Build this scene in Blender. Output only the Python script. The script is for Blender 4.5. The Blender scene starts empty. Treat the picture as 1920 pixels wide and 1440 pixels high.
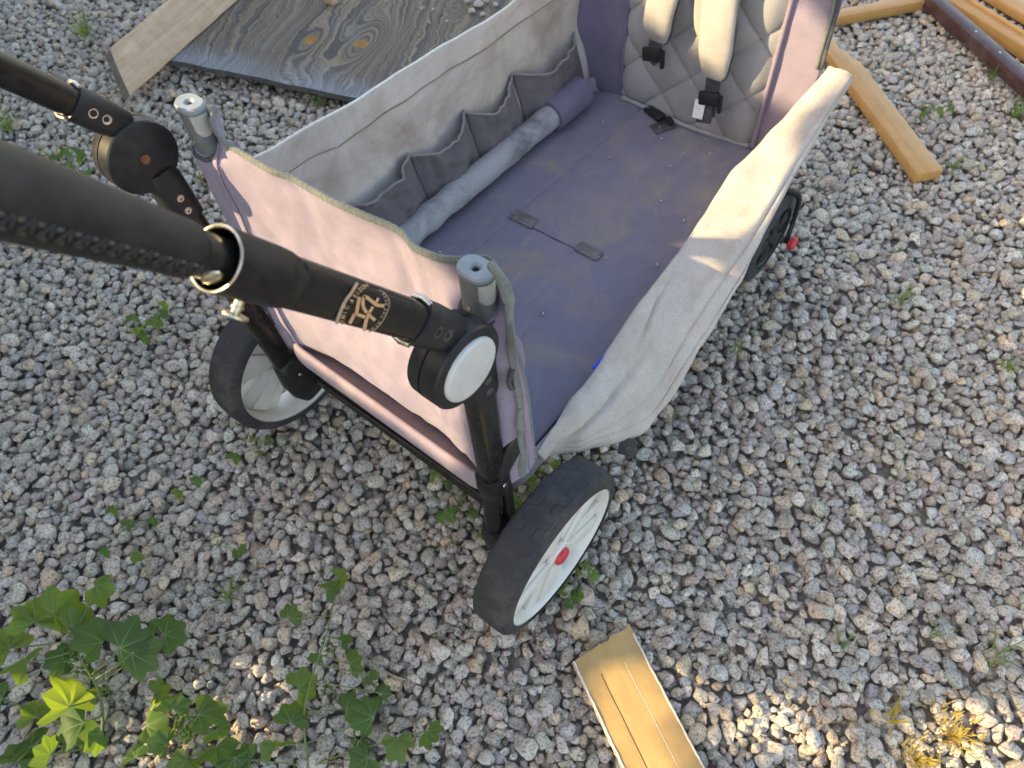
import bpy, bmesh, math, random
import numpy as np
from mathutils import Vector, Matrix, noise as mn
random.seed(7); rng = np.random.default_rng(7)
SC = bpy.context.scene
COL = SC.collection
# ------------------------------------------------------------------ camera
CAM = np.array([0.49870699, -0.30722546, 1.08066196])
RM = np.array([[0.780261477, 0.624178316, -0.03991812], [0.49799331, -0.658600566, -0.564134699], [-0.378410743, 0.420293617, -0.824717276]])
FPX = 1391.5
cd = bpy.data.cameras.new('camera'); cam = bpy.data.objects.new('camera', cd); COL.objects.link(cam)
m3 = Matrix((RM[0], -RM[1], -RM[2])).transposed()
cam.matrix_world = Matrix.Translation(Vector(CAM)) @ m3.to_4x4()
cd.sensor_width = 36.0; cd.lens = FPX / 1920 * 36; cd.clip_start = 0.02; cd.clip_end = 500
cd.dof.use_dof = True; cd.dof.focus_distance = 0.80; cd.dof.aperture_fstop = 10.0
SC.camera = cam
# ------------------------------------------------------------------ sky, sun, exposure
KX = 0.8
LIGHT = Vector((KX, 1.0, -0.72)).normalized()           # direction in which sunlight travels
EL = math.asin(-LIGHT.z); AZ = math.atan2(-LIGHT.x, -LIGHT.y)
wd = bpy.data.worlds.new('World'); SC.world = wd; wd.use_nodes = True
nt = wd.node_tree; nt.nodes.clear()
sky = nt.nodes.new('ShaderNodeTexSky'); sky.sky_type = 'NISHITA'; sky.sun_disc = False
sky.sun_elevation = EL; sky.sun_rotation = AZ; sky.dust_density = 2.0; sky.air_density = 1.0
wb = nt.nodes.new('ShaderNodeMix'); wb.data_type = 'RGBA'; wb.blend_type = 'MULTIPLY'; wb.inputs[0].default_value = 1.0
wb.inputs[7].default_value = (1.10, 0.97, 0.83, 1)       # camera white balance set for open shade
bg = nt.nodes.new('ShaderNodeBackground'); bg.inputs[1].default_value = 0.15
wo = nt.nodes.new('ShaderNodeOutputWorld')
nt.links.new(sky.outputs[0], wb.inputs[6]); nt.links.new(wb.outputs[2], bg.inputs[0]); nt.links.new(bg.outputs[0], wo.inputs[0])
sd = bpy.data.lights.new('sun', 'SUN'); sun = bpy.data.objects.new('sun', sd); COL.objects.link(sun)
sd.energy = 3.0; sd.angle = math.radians(0.5); sd.color = (1.0, 0.77, 0.43)
sun.rotation_euler = LIGHT.to_track_quat('-Z', 'Y').to_euler(); sun.location = (-3, -4, 4)
SC.view_settings.view_transform = 'Standard'; SC.view_settings.look = 'None'; SC.view_settings.gamma = 1.0
SC.view_settings.exposure = 2.0
SC.cycles.max_bounces = 6; SC.cycles.use_denoising = True

# ------------------------------------------------------------------ helpers
def W(px, py, ax, val):
    """point where the photograph's pixel ray meets the plane axis=val"""
    d = RM.T @ np.array([(px - 960) / FPX, (py - 720) / FPX, 1.0])
    t = (val - CAM[ax]) / d[ax]
    return Vector(CAM + t * d)
def PJ(p):
    v = RM @ (np.array(p) - CAM); return 960 + FPX * v[0] / v[2], 720 + FPX * v[1] / v[2]

def obj(name, me, mat=None, parent=None, smooth=True):
    o = bpy.data.objects.new(name, me); COL.objects.link(o)
    if mat is not None and not me.materials: me.materials.append(mat)
    if parent is not None: o.parent = parent
    if smooth and len(me.polygons): me.polygons.foreach_set('use_smooth', [True] * len(me.polygons))
    return o
def mesh(name, v, f):
    me = bpy.data.meshes.new(name); me.from_pydata([tuple(a) for a in v], [], f); me.update(); return me
def bmobj(name, bm, mat, parent=None, smooth=True):
    me = bpy.data.meshes.new(name); bmesh.ops.recalc_face_normals(bm, faces=bm.faces); bm.to_mesh(me); bm.free()
    return obj(name, me, mat, parent, smooth)
def thing(name, label, cat, loc=(0, 0, 0), group=None):
    o = bpy.data.objects.new(name, None); COL.objects.link(o); o.location = loc; o.empty_display_size = 0.05
    return tag(o, label, cat, group)
def tag(o, label, cat, group=None):
    o['label'] = label; o['category'] = cat
    if group: o['group'] = group
    return o
def sharp(o, ang=35):
    o.data.set_sharp_from_angle(angle=math.radians(ang)); return o

def sstep(a, b_, x):
    q = min(1, max(0, (x - a) / (b_ - a))); return q * q * (3 - 2 * q)
def cr(pts, t):
    """Catmull-Rom through numpy points, t in 0..1"""
    n = len(pts) - 1; s = min(max(t * n, 0), n - 1e-9); i = int(s); u = s - i
    p1, p2 = pts[i], pts[i + 1]
    p0 = pts[i - 1] if i > 0 else 2 * p1 - p2
    p3 = pts[i + 2] if i + 2 <= n else 2 * p2 - p1
    return 0.5 * ((2 * p1) + (-p0 + p2) * u + (2 * p0 - 5 * p1 + 4 * p2 - p3) * u * u + (-p0 + 3 * p1 - 3 * p2 + p3) * u ** 3)
def curve(pts, n):
    pts = [np.array(p, float) for p in pts]
    return [cr(pts, i / (n - 1)) for i in range(n)]
def net(rows, nu, nv):
    """rows: control rows (each a list of points along u); returns nv x nu grid"""
    R = [curve(r, nu) for r in rows]
    return np.array([[cr([R[k][i] for k in range(len(R))], j / (nv - 1)) for i in range(nu)] for j in range(nv)])
def grid_mesh(name, G):
    nv, nu = G.shape[:2]
    f = [(j * nu + i, j * nu + i + 1, (j + 1) * nu + i + 1, (j + 1) * nu + i) for j in range(nv - 1) for i in range(nu - 1)]
    return mesh(name, G.reshape(-1, 3), f)
def normals(G):
    du = np.gradient(G, axis=1); dv = np.gradient(G, axis=0); n = np.cross(du, dv)
    return n / (np.linalg.norm(n, axis=2, keepdims=True) + 1e-12)
def wrinkle(G, amp, scale, seed=0, stretch=(1, 1, 1)):
    N = normals(G); H = np.zeros(G.shape[:2])
    for j in range(G.shape[0]):
        for i in range(G.shape[1]):
            p = G[j, i]
            H[j, i] = mn.fractal(Vector((p[0] * stretch[0] * scale + seed, p[1] * stretch[1] * scale, p[2] * stretch[2] * scale)), 0.6, 2.2, 3)
    return G + N * (H * amp)[..., None]
def sheet(name, G, mat, parent, thick=0.002, sub=0):
    o = obj(name, grid_mesh(name, G), mat, parent)
    if thick:
        m = o.modifiers.new('s', 'SOLIDIFY'); m.thickness = thick; m.offset = 0
    return o
def tubemesh(pts, rad, seg=16, ry=None, up=(0, 0, 1), power=2.0, cap=True, v=None, f=None):
    """sweep an oval section (rad along side, ry along up) along pts"""
    pts = [Vector(p) for p in pts]; n = len(pts); v = [] if v is None else v; f = [] if f is None else f; b0 = len(v)
    R = rad if hasattr(rad, '__len__') else [rad] * n
    Y = R if ry is None else (ry if hasattr(ry, '__len__') else [ry] * n)
    for i, p in enumerate(pts):
        t = (pts[min(i + 1, n - 1)] - pts[max(i - 1, 0)]).normalized()
        u = Vector(up); u = (u - t * u.dot(t))
        if u.length < 1e-4: u = Vector((0.3, 1, 0.2)); u = u - t * u.dot(t)
        u.normalize(); s = t.cross(u)
        for k in range(seg):
            a = 2 * math.pi * k / seg; c, d = math.cos(a), math.sin(a)
            c = math.copysign(abs(c) ** (2 / power), c); d = math.copysign(abs(d) ** (2 / power), d)
            v.append(p + s * (c * R[i]) + u * (d * Y[i]))
    for i in range(n - 1):
        for k in range(seg):
            a = b0 + i * seg + k; b = b0 + i * seg + (k + 1) % seg
            f.append((a, b, b + seg, a + seg))
    if cap:
        f.append(tuple(b0 + k for k in range(seg))[::-1]); f.append(tuple(b0 + (n - 1) * seg + k for k in range(seg)))
    return v, f
def tube(name, pts, rad, mat, parent=None, seg=16, ang=40, **k):
    v, f = tubemesh(pts, rad, seg, **k); o = obj(name, mesh(name, v, f), mat, parent); return sharp(o, ang)
def lathe(name, prof, mat, parent, origin, axis=(1, 0, 0), seg=48, ang=30, close=False):
    """prof: list of (along axis, radius)"""
    a = Vector(axis).normalized(); u = a.orthogonal().normalized(); w = a.cross(u); v = []; f = []
    for (x, r) in prof:
        for k in range(seg):
            t = 2 * math.pi * k / seg
            v.append(Vector(origin) + a * x + u * (r * math.cos(t)) + w * (r * math.sin(t)))
    n = len(prof)
    for i in range(n - 1 + (1 if close else 0)):
        for k in range(seg):
            i2 = (i + 1) % n
            f.append((i * seg + k, i * seg + (k + 1) % seg, i2 * seg + (k + 1) % seg, i2 * seg + k))
    if not close:
        if prof[0][1] > 1e-5: f.append(tuple(range(seg))[::-1])
        if prof[-1][1] > 1e-5: f.append(tuple((n - 1) * seg + k for k in range(seg)))
    me = mesh(name, v, f); bm = bmesh.new(); bm.from_mesh(me); bmesh.ops.remove_doubles(bm, verts=bm.verts, dist=1e-6); bmesh.ops.recalc_face_normals(bm, faces=bm.faces); bm.to_mesh(me); bm.free()
    return sharp(obj(name, me, mat, parent), ang)
def boxbm(sx, sy, sz, bev=0.002, seg=2):
    bm = bmesh.new(); bmesh.ops.create_cube(bm, size=1.0); bmesh.ops.scale(bm, vec=(sx, sy, sz), verts=bm.verts)
    if bev: bmesh.ops.bevel(bm, geom=list(bm.edges), offset=bev, segments=seg, profile=0.5, affect='EDGES')
    return bm
def box(name, size, loc, mat, parent=None, rot=None, bev=0.002, seg=2):
    """rot: 3x3 with columns = local axes"""
    bm = boxbm(*size, bev, seg); M = Matrix.Translation(Vector(loc)) @ (rot.to_4x4() if rot else Matrix.Identity(4))
    bmesh.ops.transform(bm, matrix=M, verts=bm.verts)
    return sharp(bmobj(name, bm, mat, parent), 40)
def frame(x, z):
    x = Vector(x).normalized(); z = Vector(z); z = (z - x * z.dot(x)).normalized(); y = z.cross(x)
    return Matrix((x, y, z)).transposed()

# ------------------------------------------------------------------ materials
def newmat(name):
    m = bpy.data.materials.new(name); m.use_nodes = True; t = m.node_tree; t.nodes.clear()
    o = t.nodes.new('ShaderNodeOutputMaterial'); b = t.nodes.new('ShaderNodeBsdfPrincipled'); t.links.new(b.outputs[0], o.inputs[0])
    return m, t, b
def nd(t, typ, **k):
    n = t.nodes.new(typ)
    for a, v in k.items(): setattr(n, a, v)
    return n
def noisen(t, scale, detail=4, rough=0.6, coord='Object', vec=None, dist=0.0):
    n = nd(t, 'ShaderNodeTexNoise'); n.inputs['Scale'].default_value = scale; n.inputs['Detail'].default_value = detail
    n.inputs['Roughness'].default_value = rough; n.inputs['Distortion'].default_value = dist
    if vec is None:
        c = nd(t, 'ShaderNodeTexCoord'); vec = c.outputs[coord]
    t.links.new(vec, n.inputs['Vector']); return n
def ramp(t, src, stops):
    r = nd(t, 'ShaderNodeValToRGB'); e = r.color_ramp.elements
    while len(e) < len(stops): e.new(0.5)
    for i, (p, c) in enumerate(stops):
        e[i].position = p; e[i].color = (c[0], c[1], c[2], 1) if hasattr(c, '__len__') else (c, c, c, 1)
    t.links.new(src, r.inputs[0]); return r.outputs[0]
def mix(t, fac, a, b, mode='MIX'):
    m = nd(t, 'ShaderNodeMix', data_type='RGBA', blend_type=mode)
    for s, v in ((0, fac), (6, a), (7, b)):
        if hasattr(v, 'node'): t.links.new(v, m.inputs[s])
        elif s == 0: m.inputs[0].default_value = v
        else: m.inputs[s].default_value = (v[0], v[1], v[2], 1)
    return m.outputs[2]
def bump(t, b, src, strength, dist=0.002, prev=None):
    n = nd(t, 'ShaderNodeBump'); n.inputs['Strength'].default_value = strength; n.inputs['Distance'].default_value = dist
    t.links.new(src, n.inputs['Height'])
    if prev is not None: t.links.new(prev, n.inputs['Normal'])
    t.links.new(n.outputs[0], b.inputs['Normal']); return n.outputs[0]
def simple(name, col, rough=0.6, metal=0.0, var=0.25, scale=60, bumps=0.0, bscale=400, spec=0.5, dust=0.0, dustcol=(0.42, 0.37, 0.30)):
    m, t, b = newmat(name)
    n = noisen(t, scale, 5)
    c0 = [c * (1 - var) for c in col]; c1 = [min(1, c * (1 + var)) for c in col]
    out = ramp(t, n.outputs[0], [(0.3, c0), (0.7, c1)])
    if dust:
        d = noisen(t, scale * 0.45, 7, 0.75)
        out = mix(t, ramp(t, d.outputs[0], [(0.48, 0.0), (0.78, dust)]), out, dustcol)
    t.links.new(out, b.inputs['Base Color'])
    r = ramp(t, n.outputs[0], [(0.3, max(0.02, rough - 0.1)), (0.7, min(1, rough + 0.1))]); t.links.new(r, b.inputs['Roughness'])
    b.inputs['Metallic'].default_value = metal; b.inputs['Specular IOR Level'].default_value = spec
    if bumps:
        n2 = noisen(t, bscale, 3); bump(t, b, n2.outputs[0], bumps, 0.001)
    return m
def fabric(name, col, stain=None, amt=0.0, sscale=9, weave=0.5, wscale=900, sheen=0.15, streak=None, rough=0.9, lo=0.45, hi=0.72):
    m, t, b = newmat(name)
    co = nd(t, 'ShaderNodeTexCoord')
    n = noisen(t, 30, 6, 0.65, vec=co.outputs['Object'])
    out = ramp(t, n.outputs[0], [(0.25, [c * 0.84 for c in col]), (0.75, [min(1, c * 1.12) for c in col])])
    f = noisen(t, wscale, 2, 0.5, vec=co.outputs['Object'])
    out = mix(t, 0.35, out, ramp(t, f.outputs[0], [(0.3, [c * 0.6 for c in col]), (0.7, [min(1, c * 1.35) for c in col])]))
    if stain:
        s = noisen(t, sscale, 8, 0.7, vec=co.outputs['Object'], dist=0.6)
        out = mix(t, ramp(t, s.outputs[0], [(lo, 0.0), (hi, amt)]), out, stain)
        if streak:
            mp = nd(t, 'ShaderNodeMapping'); mp.inputs['Scale'].default_value = streak[0]; t.links.new(co.outputs['Object'], mp.inputs[0])
            s2 = noisen(t, 1.0, 6, 0.7, vec=mp.outputs[0], dist=1.2)
            out = mix(t, ramp(t, s2.outputs[0], [(0.52, 0.0), (0.70, streak[1])]), out, streak[2])
    t.links.new(out, b.inputs['Base Color']); b.inputs['Roughness'].default_value = rough
    b.inputs['Sheen Weight'].default_value = sheen; b.inputs['Specular IOR Level'].default_value = 0.2
    p = bump(t, b, f.outputs[0], weave, 0.0008)
    w2 = noisen(t, 45, 4, 0.6, vec=co.outputs['Object']); bump(t, b, w2.outputs[0], 0.25, 0.004, p)
    return m
M = {}
M['pink'] = fabric('lilac_canvas', (0.262, 0.222, 0.290), (0.20, 0.17, 0.185), 0.5, 14)
M['band'] = fabric('lilac_canvas_band', (0.29, 0.235, 0.285), (0.36, 0.30, 0.23), 0.5, 18)
M['mat'] = fabric('purple_mat_cloth', (0.172, 0.162, 0.212), (0.235, 0.205, 0.18), 0.8, 7, weave=0.2, wscale=1300, lo=0.52, hi=0.66, streak=((16, 5, 5), 0.5, (0.28, 0.24, 0.19)))
M['purple'] = fabric('purple_lining', (0.150, 0.135, 0.205), (0.2, 0.17, 0.2), 0.3, 10)
M['wall'] = fabric('stained_beige_lining', (0.56, 0.50, 0.455), (0.29, 0.215, 0.165), 0.8, 6.5, streak=((10, 4, 22), 0.45, (0.30, 0.235, 0.18)))
M['flap'] = fabric('sun_bleached_canvas', (0.43, 0.39, 0.345), (0.32, 0.26, 0.205), 0.7, 9, weave=0.8, wscale=600, lo=0.47, hi=0.66, streak=((9, 14, 9), 0.45, (0.30, 0.245, 0.19)))
M['quiltthread'] = simple('grey_quilt_thread', (0.12, 0.115, 0.115), 0.9); M['panelseam'] = simple('mauve_seam', (0.19, 0.155, 0.20), 0.9); M['brownseam'] = simple('soiled_hem', (0.26, 0.20, 0.155), 0.9, var=0.4, scale=25)
M['flapseam'] = simple('flap_thread', (0.26, 0.23, 0.20), 0.9)
M['pocket'] = fabric('grey_pocket_cloth', (0.125, 0.112, 0.118), (0.18, 0.155, 0.14), 0.5, 12)
M['bolster'] = fabric('grey_knit', (0.335, 0.33, 0.335), (0.135, 0.135, 0.145), 0.85, 11, sheen=0.2, lo=0.46, hi=0.62)
M['quilt'] = fabric('quilted_grey_cloth', (0.29, 0.283, 0.285), (0.23, 0.215, 0.20), 0.35, 9)
M['pad'] = fabric('strap_pad_cloth', (0.36, 0.342, 0.315), (0.27, 0.245, 0.215), 0.45, 14)
M['binding'] = fabric('grey_green_binding', (0.140, 0.155, 0.148), (0.27, 0.255, 0.18), 0.6, 40, weave=0.8, wscale=600)
M['strap'] = simple('black_webbing', (0.045, 0.047, 0.055), 0.8, dust=0.35, bumps=0.4, bscale=900)
M['black'] = simple('black_powder_coat', (0.010, 0.0098, 0.0096), 0.38, spec=0.3, var=0.3, scale=120, bumps=0.08, bscale=700, dust=0.16, dustcol=(0.12, 0.105, 0.09))
M['blackg'] = simple('black_gloss_tube', (0.010, 0.0098, 0.0095), 0.26, var=0.2, scale=90, spec=0.4)
M['plastic'] = simple('charcoal_plastic', (0.0145, 0.015, 0.0165), 0.42, spec=0.32, var=0.25, scale=80, bumps=0.12, bscale=900, dust=0.14, dustcol=(0.14, 0.13, 0.115))
M['grey'] = simple('grey_post_plastic', (0.125, 0.138, 0.140), 0.5, var=0.12, scale=70, dust=0.25, bumps=0.08, bscale=900)
M['greycap'] = simple('pale_post_cap', (0.215, 0.245, 0.265), 0.5, var=0.12, scale=90, dust=0.25, bumps=0.1, bscale=900)
M['sticker'] = simple('pale_sticker', (0.38, 0.365, 0.335), 0.6, var=0.15, scale=120, dust=0.3)
M['capwhite'] = simple('white_cap_plastic', (0.50, 0.49, 0.465), 0.42, var=0.08, scale=60, dust=0.45, dustcol=(0.45, 0.41, 0.35))
M['rim'] = simple('white_rim_plastic', (0.66, 0.635, 0.58), 0.4, var=0.05, scale=40, dust=0.45, dustcol=(0.5, 0.43, 0.33))
M['rivet'] = simple('dull_grey_rivet', (0.075, 0.07, 0.062), 0.45, 0.4)
M['red'] = simple('red_cap_plastic', (0.50, 0.025, 0.035), 0.45, var=0.12, scale=80, dust=0.15)
M['tyre'] = simple('dusty_tyre_rubber', (0.026, 0.0265, 0.029), 0.82, var=0.25, scale=50, bumps=0.2, bscale=500, dust=0.7, dustcol=(0.115, 0.10, 0.082))
M['steel'] = simple('worn_steel', (0.55, 0.52, 0.46), 0.35, 1.0, var=0.2, scale=200)
M['brass'] = simple('brass_metal', (0.62, 0.55, 0.38), 0.32, 1.0, var=0.15, scale=200)
M['rust'] = simple('rusty_screw', (0.17, 0.065, 0.03), 0.8, var=0.4, scale=300, bumps=0.4)
M['dark'] = simple('dark_recess', (0.008, 0.008, 0.008), 0.8)
M['decal'] = simple('copper_decal_ink', (0.50, 0.30, 0.15), 0.5, var=0.25, scale=300)
M['decal2'] = simple('faded_decal_ink', (0.36, 0.27, 0.18), 0.5, var=0.3, scale=300)
M['blue'] = simple('blue_plastic_tag', (0.012, 0.06, 0.62), 0.4)
M['tagwhite'] = simple('white_care_tag', (0.62, 0.62, 0.62), 0.7, var=0.2, scale=200)
M['orange'] = simple('orange_release_button', (0.42, 0.10, 0.02), 0.6, var=0.3, scale=200, dust=0.3)
# leather with grain
m, t, b = newmat('black_leather'); n = noisen(t, 70, 5)
t.links.new(ramp(t, n.outputs[0], [(0.3, (0.010, 0.0095, 0.0095)), (0.7, (0.024, 0.022, 0.021))]), b.inputs['Base Color'])
v = nd(t, 'ShaderNodeTexVoronoi'); v.inputs['Scale'].default_value = 1100; c = nd(t, 'ShaderNodeTexCoord'); t.links.new(c.outputs['Object'], v.inputs[0])
bump(t, b, v.outputs[0], 0.22, 0.0008); b.inputs['Roughness'].default_value = 0.44; b.inputs['Specular IOR Level'].default_value = 0.32; M['leather'] = m
M['thread'] = simple('waxed_black_thread', (0.005, 0.005, 0.005), 0.5); M['puff'] = simple('highlight_leather', (0.045, 0.040, 0.035), 0.4)  # seam puffs: paler leather, the light they catch is put into the colour
# gravel stones: colour per stone comes from an attribute, speckle from noise
m, t, b = newmat('granite_gravel'); at = nd(t, 'ShaderNodeAttribute', attribute_name='tint')
co = nd(t, 'ShaderNodeTexCoord')
n1 = noisen(t, 260, 4, 0.7, vec=co.outputs['Object']); n2 = noisen(t, 130, 5, 0.7, vec=co.outputs['Object']); n3 = noisen(t, 420, 2, 0.6, vec=co.outputs['Object'])
o1 = mix(t, ramp(t, n2.outputs[0], [(0.42, 0.0), (0.7, 0.5)]), at.outputs['Color'], (0.50, 0.45, 0.38))
n4 = noisen(t, 75, 4, 0.6, vec=co.outputs['Object'])
o1 = mix(t, ramp(t, n4.outputs[0], [(0.50, 0.0), (0.66, 0.5)]), o1, (0.28, 0.23, 0.18))
o1 = mix(t, ramp(t, n1.outputs[0], [(0.51, 0.0), (0.60, 0.75)]), o1, (0.085, 0.077, 0.069))
o1 = mix(t, ramp(t, n3.outputs[0], [(0.53, 0.0), (0.66, 0.7)]), o1, (0.62, 0.585, 0.54))
t.links.new(o1, b.inputs['Base Color']); b.inputs['Roughness'].default_value = 0.88; b.inputs['Specular IOR Level'].default_value = 0.25
p = bump(t, b, n2.outputs[0], 0.6, 0.004); bump(t, b, n1.outputs[0], 0.4, 0.0012, p); M['stone'] = m
# soil
m, t, b = newmat('dusty_soil'); co = nd(t, 'ShaderNodeTexCoord'); vo = nd(t, 'ShaderNodeTexVoronoi'); vo.inputs['Scale'].default_value = 46; t.links.new(co.outputs['Object'], vo.inputs[0])
n = noisen(t, 180, 6, 0.7, vec=co.outputs['Object'])
o1 = mix(t, 0.55, ramp(t, n.outputs[0], [(0.3, (0.20, 0.175, 0.15)), (0.7, (0.44, 0.39, 0.34))]), vo.outputs['Color'], 'MULTIPLY')
o1 = mix(t, 0.6, o1, ramp(t, n.outputs[0], [(0.35, (0.18, 0.16, 0.135)), (0.7, (0.46, 0.41, 0.355))]))
t.links.new(o1, b.inputs['Base Color']); b.inputs['Roughness'].default_value = 0.95; bump(t, b, vo.outputs['Distance'], 0.8, 0.01); M['soil'] = m
# woods
def wood(name, c0, c1, along=(3, 60, 60), rough=0.6, dust=0.0, bumps=0.2):
    m, t, b = newmat(name); co = nd(t, 'ShaderNodeTexCoord'); mp = nd(t, 'ShaderNodeMapping'); mp.inputs['Scale'].default_value = along; t.links.new(co.outputs['Object'], mp.inputs[0])
    n = noisen(t, 1.0, 6, 0.65, vec=mp.outputs[0], dist=0.8); n2 = noisen(t, 22, 5, 0.7, vec=co.outputs['Object'])
    o1 = ramp(t, n.outputs[0], [(0.3, c0), (0.68, c1)])
    o1 = mix(t, 0.3, o1, ramp(t, n2.outputs[0], [(0.3, [x * 0.6 for x in c0]), (0.7, c1)]))
    if dust: o1 = mix(t, ramp(t, n2.outputs[0], [(0.5, 0.0), (0.7, dust)]), o1, (0.45, 0.43, 0.40))
    t.links.new(o1, b.inputs['Base Color']); b.inputs['Roughness'].default_value = rough; bump(t, b, n.outputs[0], bumps, 0.002); return m
M['pine'] = wood('orange_varnished_pine', (0.40, 0.20, 0.055), (0.56, 0.31, 0.10), rough=0.38, bumps=0.06)
M['oldwood'] = wood('weathered_lumber', (0.40, 0.265, 0.165), (0.64, 0.465, 0.31), rough=0.85, dust=0.10, bumps=0.5)
M['endgrain'] = wood('grey_end_grain', (0.10, 0.095, 0.085), (0.24, 0.22, 0.19), (40, 40, 40), 0.9, bumps=0.5)
M['brown'] = simple('brown_painted_metal', (0.055, 0.022, 0.019), 0.36, var=0.2, scale=30, dust=0.25, dustcol=(0.3, 0.25, 0.25))
M['strip'] = wood('golden_laminate', (0.36, 0.22, 0.075), (0.52, 0.345, 0.13), (7, 16, 16), 0.5, bumps=0.08)
M['strip_edge'] = simple('torn_white_edge', (0.62, 0.58, 0.50), 0.8, var=0.2, scale=200, bumps=0.4)
# leaf
def leafmat(name, c0, c1, tr=0.45):
    m = bpy.data.materials.new(name); m.use_nodes = True; t = m.node_tree; t.nodes.clear(); o = nd(t, 'ShaderNodeOutputMaterial')
    n = noisen(t, 60, 4); col = ramp(t, n.outputs[0], [(0.3, c0), (0.7, c1)])
    b = nd(t, 'ShaderNodeBsdfPrincipled'); b.inputs['Roughness'].default_value = 0.55; t.links.new(col, b.inputs['Base Color']); b.inputs['Specular IOR Level'].default_value = 0.3
    tl = nd(t, 'ShaderNodeBsdfTranslucent'); tc = mix(t, 1.0, col, (3.8, 3.2, 0.7), 'MULTIPLY'); t.links.new(tc, tl.inputs[0])
    ms = nd(t, 'ShaderNodeMixShader'); ms.inputs[0].default_value = tr; t.links.new(b.outputs[0], ms.inputs[1]); t.links.new(tl.outputs[0], ms.inputs[2]); t.links.new(ms.outputs[0], o.inputs[0])
    return m
M['leaf'] = leafmat('mallow_leaf', (0.048, 0.098, 0.032), (0.085, 0.150, 0.045))
M['leaf2'] = leafmat('young_leaf', (0.075, 0.135, 0.038), (0.13, 0.195, 0.05))
M['vein'] = leafmat('leaf_vein', (0.17, 0.25, 0.11), (0.22, 0.30, 0.14), 0.3)
M['stem'] = leafmat('green_stem', (0.12, 0.17, 0.055), (0.19, 0.22, 0.085), 0.15)
M['grass'] = leafmat('grass_blade', (0.07, 0.13, 0.045), (0.15, 0.20, 0.08), 0.35)
M['drygrass'] = leafmat('dry_yellow_weed', (0.20, 0.17, 0.045), (0.34, 0.27, 0.075), 0.35)
M['shade_hedge'] = leafmat('shade_hedge_leaf', (0.035, 0.085, 0.03), (0.07, 0.13, 0.045), 0.2)
M['bark'] = wood('grey_bark', (0.08, 0.065, 0.05), (0.2, 0.17, 0.14), (20, 20, 5), 0.9, bumps=0.6)
M['straw'] = simple('dry_straw', (0.38, 0.30, 0.18), 0.8, var=0.3, scale=100)
M['pebble'] = simple('pale_pebble', (0.42, 0.36, 0.33), 0.9, var=0.35, scale=250, bumps=0.5)
# weathered plywood with knots: rings around two knots, drifting into long grain
m, t, b = newmat('weathered_plywood'); co = nd(t, 'ShaderNodeTexCoord'); sp = nd(t, 'ShaderNodeSeparateXYZ'); t.links.new(co.outputs['Object'], sp.inputs[0])
def math_(t, op, a, b_=None):
    n = nd(t, 'ShaderNodeMath', operation=op)
    for i, q in enumerate((a, b_)):
        if q is None: continue
        if hasattr(q, 'node'): t.links.new(q, n.inputs[i])
        else: n.inputs[i].default_value = q
    return n.outputs[0]
PLYM = m; PLYT = t; PLYB = b; PLYS = sp; PLYC = co
t = PLYT; sp = PLYS; co = PLYC; b = PLYB
wn = noisen(t, 6, 4, 0.6, vec=co.outputs['Object']); wn2 = noisen(t, 40, 5, 0.7, vec=co.outputs['Object'])
u0 = math_(t, 'ADD', sp.outputs[0], math_(t, 'MULTIPLY', math_(t, 'SUBTRACT', wn.outputs[0], 0.5), 0.13))
u0 = math_(t, 'ADD', u0, math_(t, 'MULTIPLY', sp.outputs[1], 0.22))
g = u0; knotmask = None
for (kx, ky, sc_) in ((0.286, 0.184, 0.105), (0.419, 0.206, 0.085)):
    dx = math_(t, 'MULTIPLY', math_(t, 'SUBTRACT', sp.outputs[0], kx), 1.6); dy = math_(t, 'MULTIPLY', math_(t, 'SUBTRACT', sp.outputs[1], ky), 0.65)
    d2 = math_(t, 'ADD', math_(t, 'MULTIPLY', dx, dx), math_(t, 'MULTIPLY', dy, dy)); d = math_(t, 'SQRT', d2)
    d = math_(t, 'ADD', d, math_(t, 'MULTIPLY', math_(t, 'SUBTRACT', wn2.outputs[0], 0.5), 0.018))
    h = math_(t, 'EXPONENT', math_(t, 'MULTIPLY', d2, -1 / sc_ ** 2))
    g = math_(t, 'ADD', math_(t, 'MULTIPLY', g, math_(t, 'SUBTRACT', 1.0, h)), math_(t, 'MULTIPLY', math_(t, 'ADD', math_(t, 'MULTIPLY', d, 1.1), 0.33), h))
    dm = math_(t, 'SQRT', math_(t, 'ADD', math_(t, 'POWER', math_(t, 'SUBTRACT', sp.outputs[0], kx), 2.0), math_(t, 'POWER', math_(t, 'SUBTRACT', sp.outputs[1], ky), 2.0)))
    km = math_(t, 'LESS_THAN', math_(t, 'ADD', dm, math_(t, 'MULTIPLY', wn2.outputs[0], 0.012)), 0.025); knotmask = km if knotmask is None else math_(t, 'MAXIMUM', knotmask, km)
cmb = nd(t, 'ShaderNodeCombineXYZ'); t.links.new(math_(t, 'MULTIPLY', g, 150), cmb.inputs[0]); t.links.new(math_(t, 'MULTIPLY', sp.outputs[1], 1.5), cmb.inputs[1])
gn = noisen(t, 1.0, 5, 0.75, vec=cmb.outputs[0])
o1 = ramp(t, gn.outputs[0], [(0.30, (0.040, 0.037, 0.035)), (0.46, (0.10, 0.085, 0.070)), (0.56, (0.23, 0.175, 0.115)), (0.74, (0.32, 0.245, 0.155))])
o1 = mix(t, ramp(t, wn.outputs[0], [(0.54, 0.0), (0.72, 0.55)]), o1, ramp(t, gn.outputs[0], [(0.35, (0.085, 0.09, 0.10)), (0.6, (0.23, 0.235, 0.245))]))
fe = math_(t, 'ADD', sp.outputs[1], math_(t, 'MULTIPLY', math_(t, 'SUBTRACT', wn.outputs[0], 0.5), 0.25))
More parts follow.
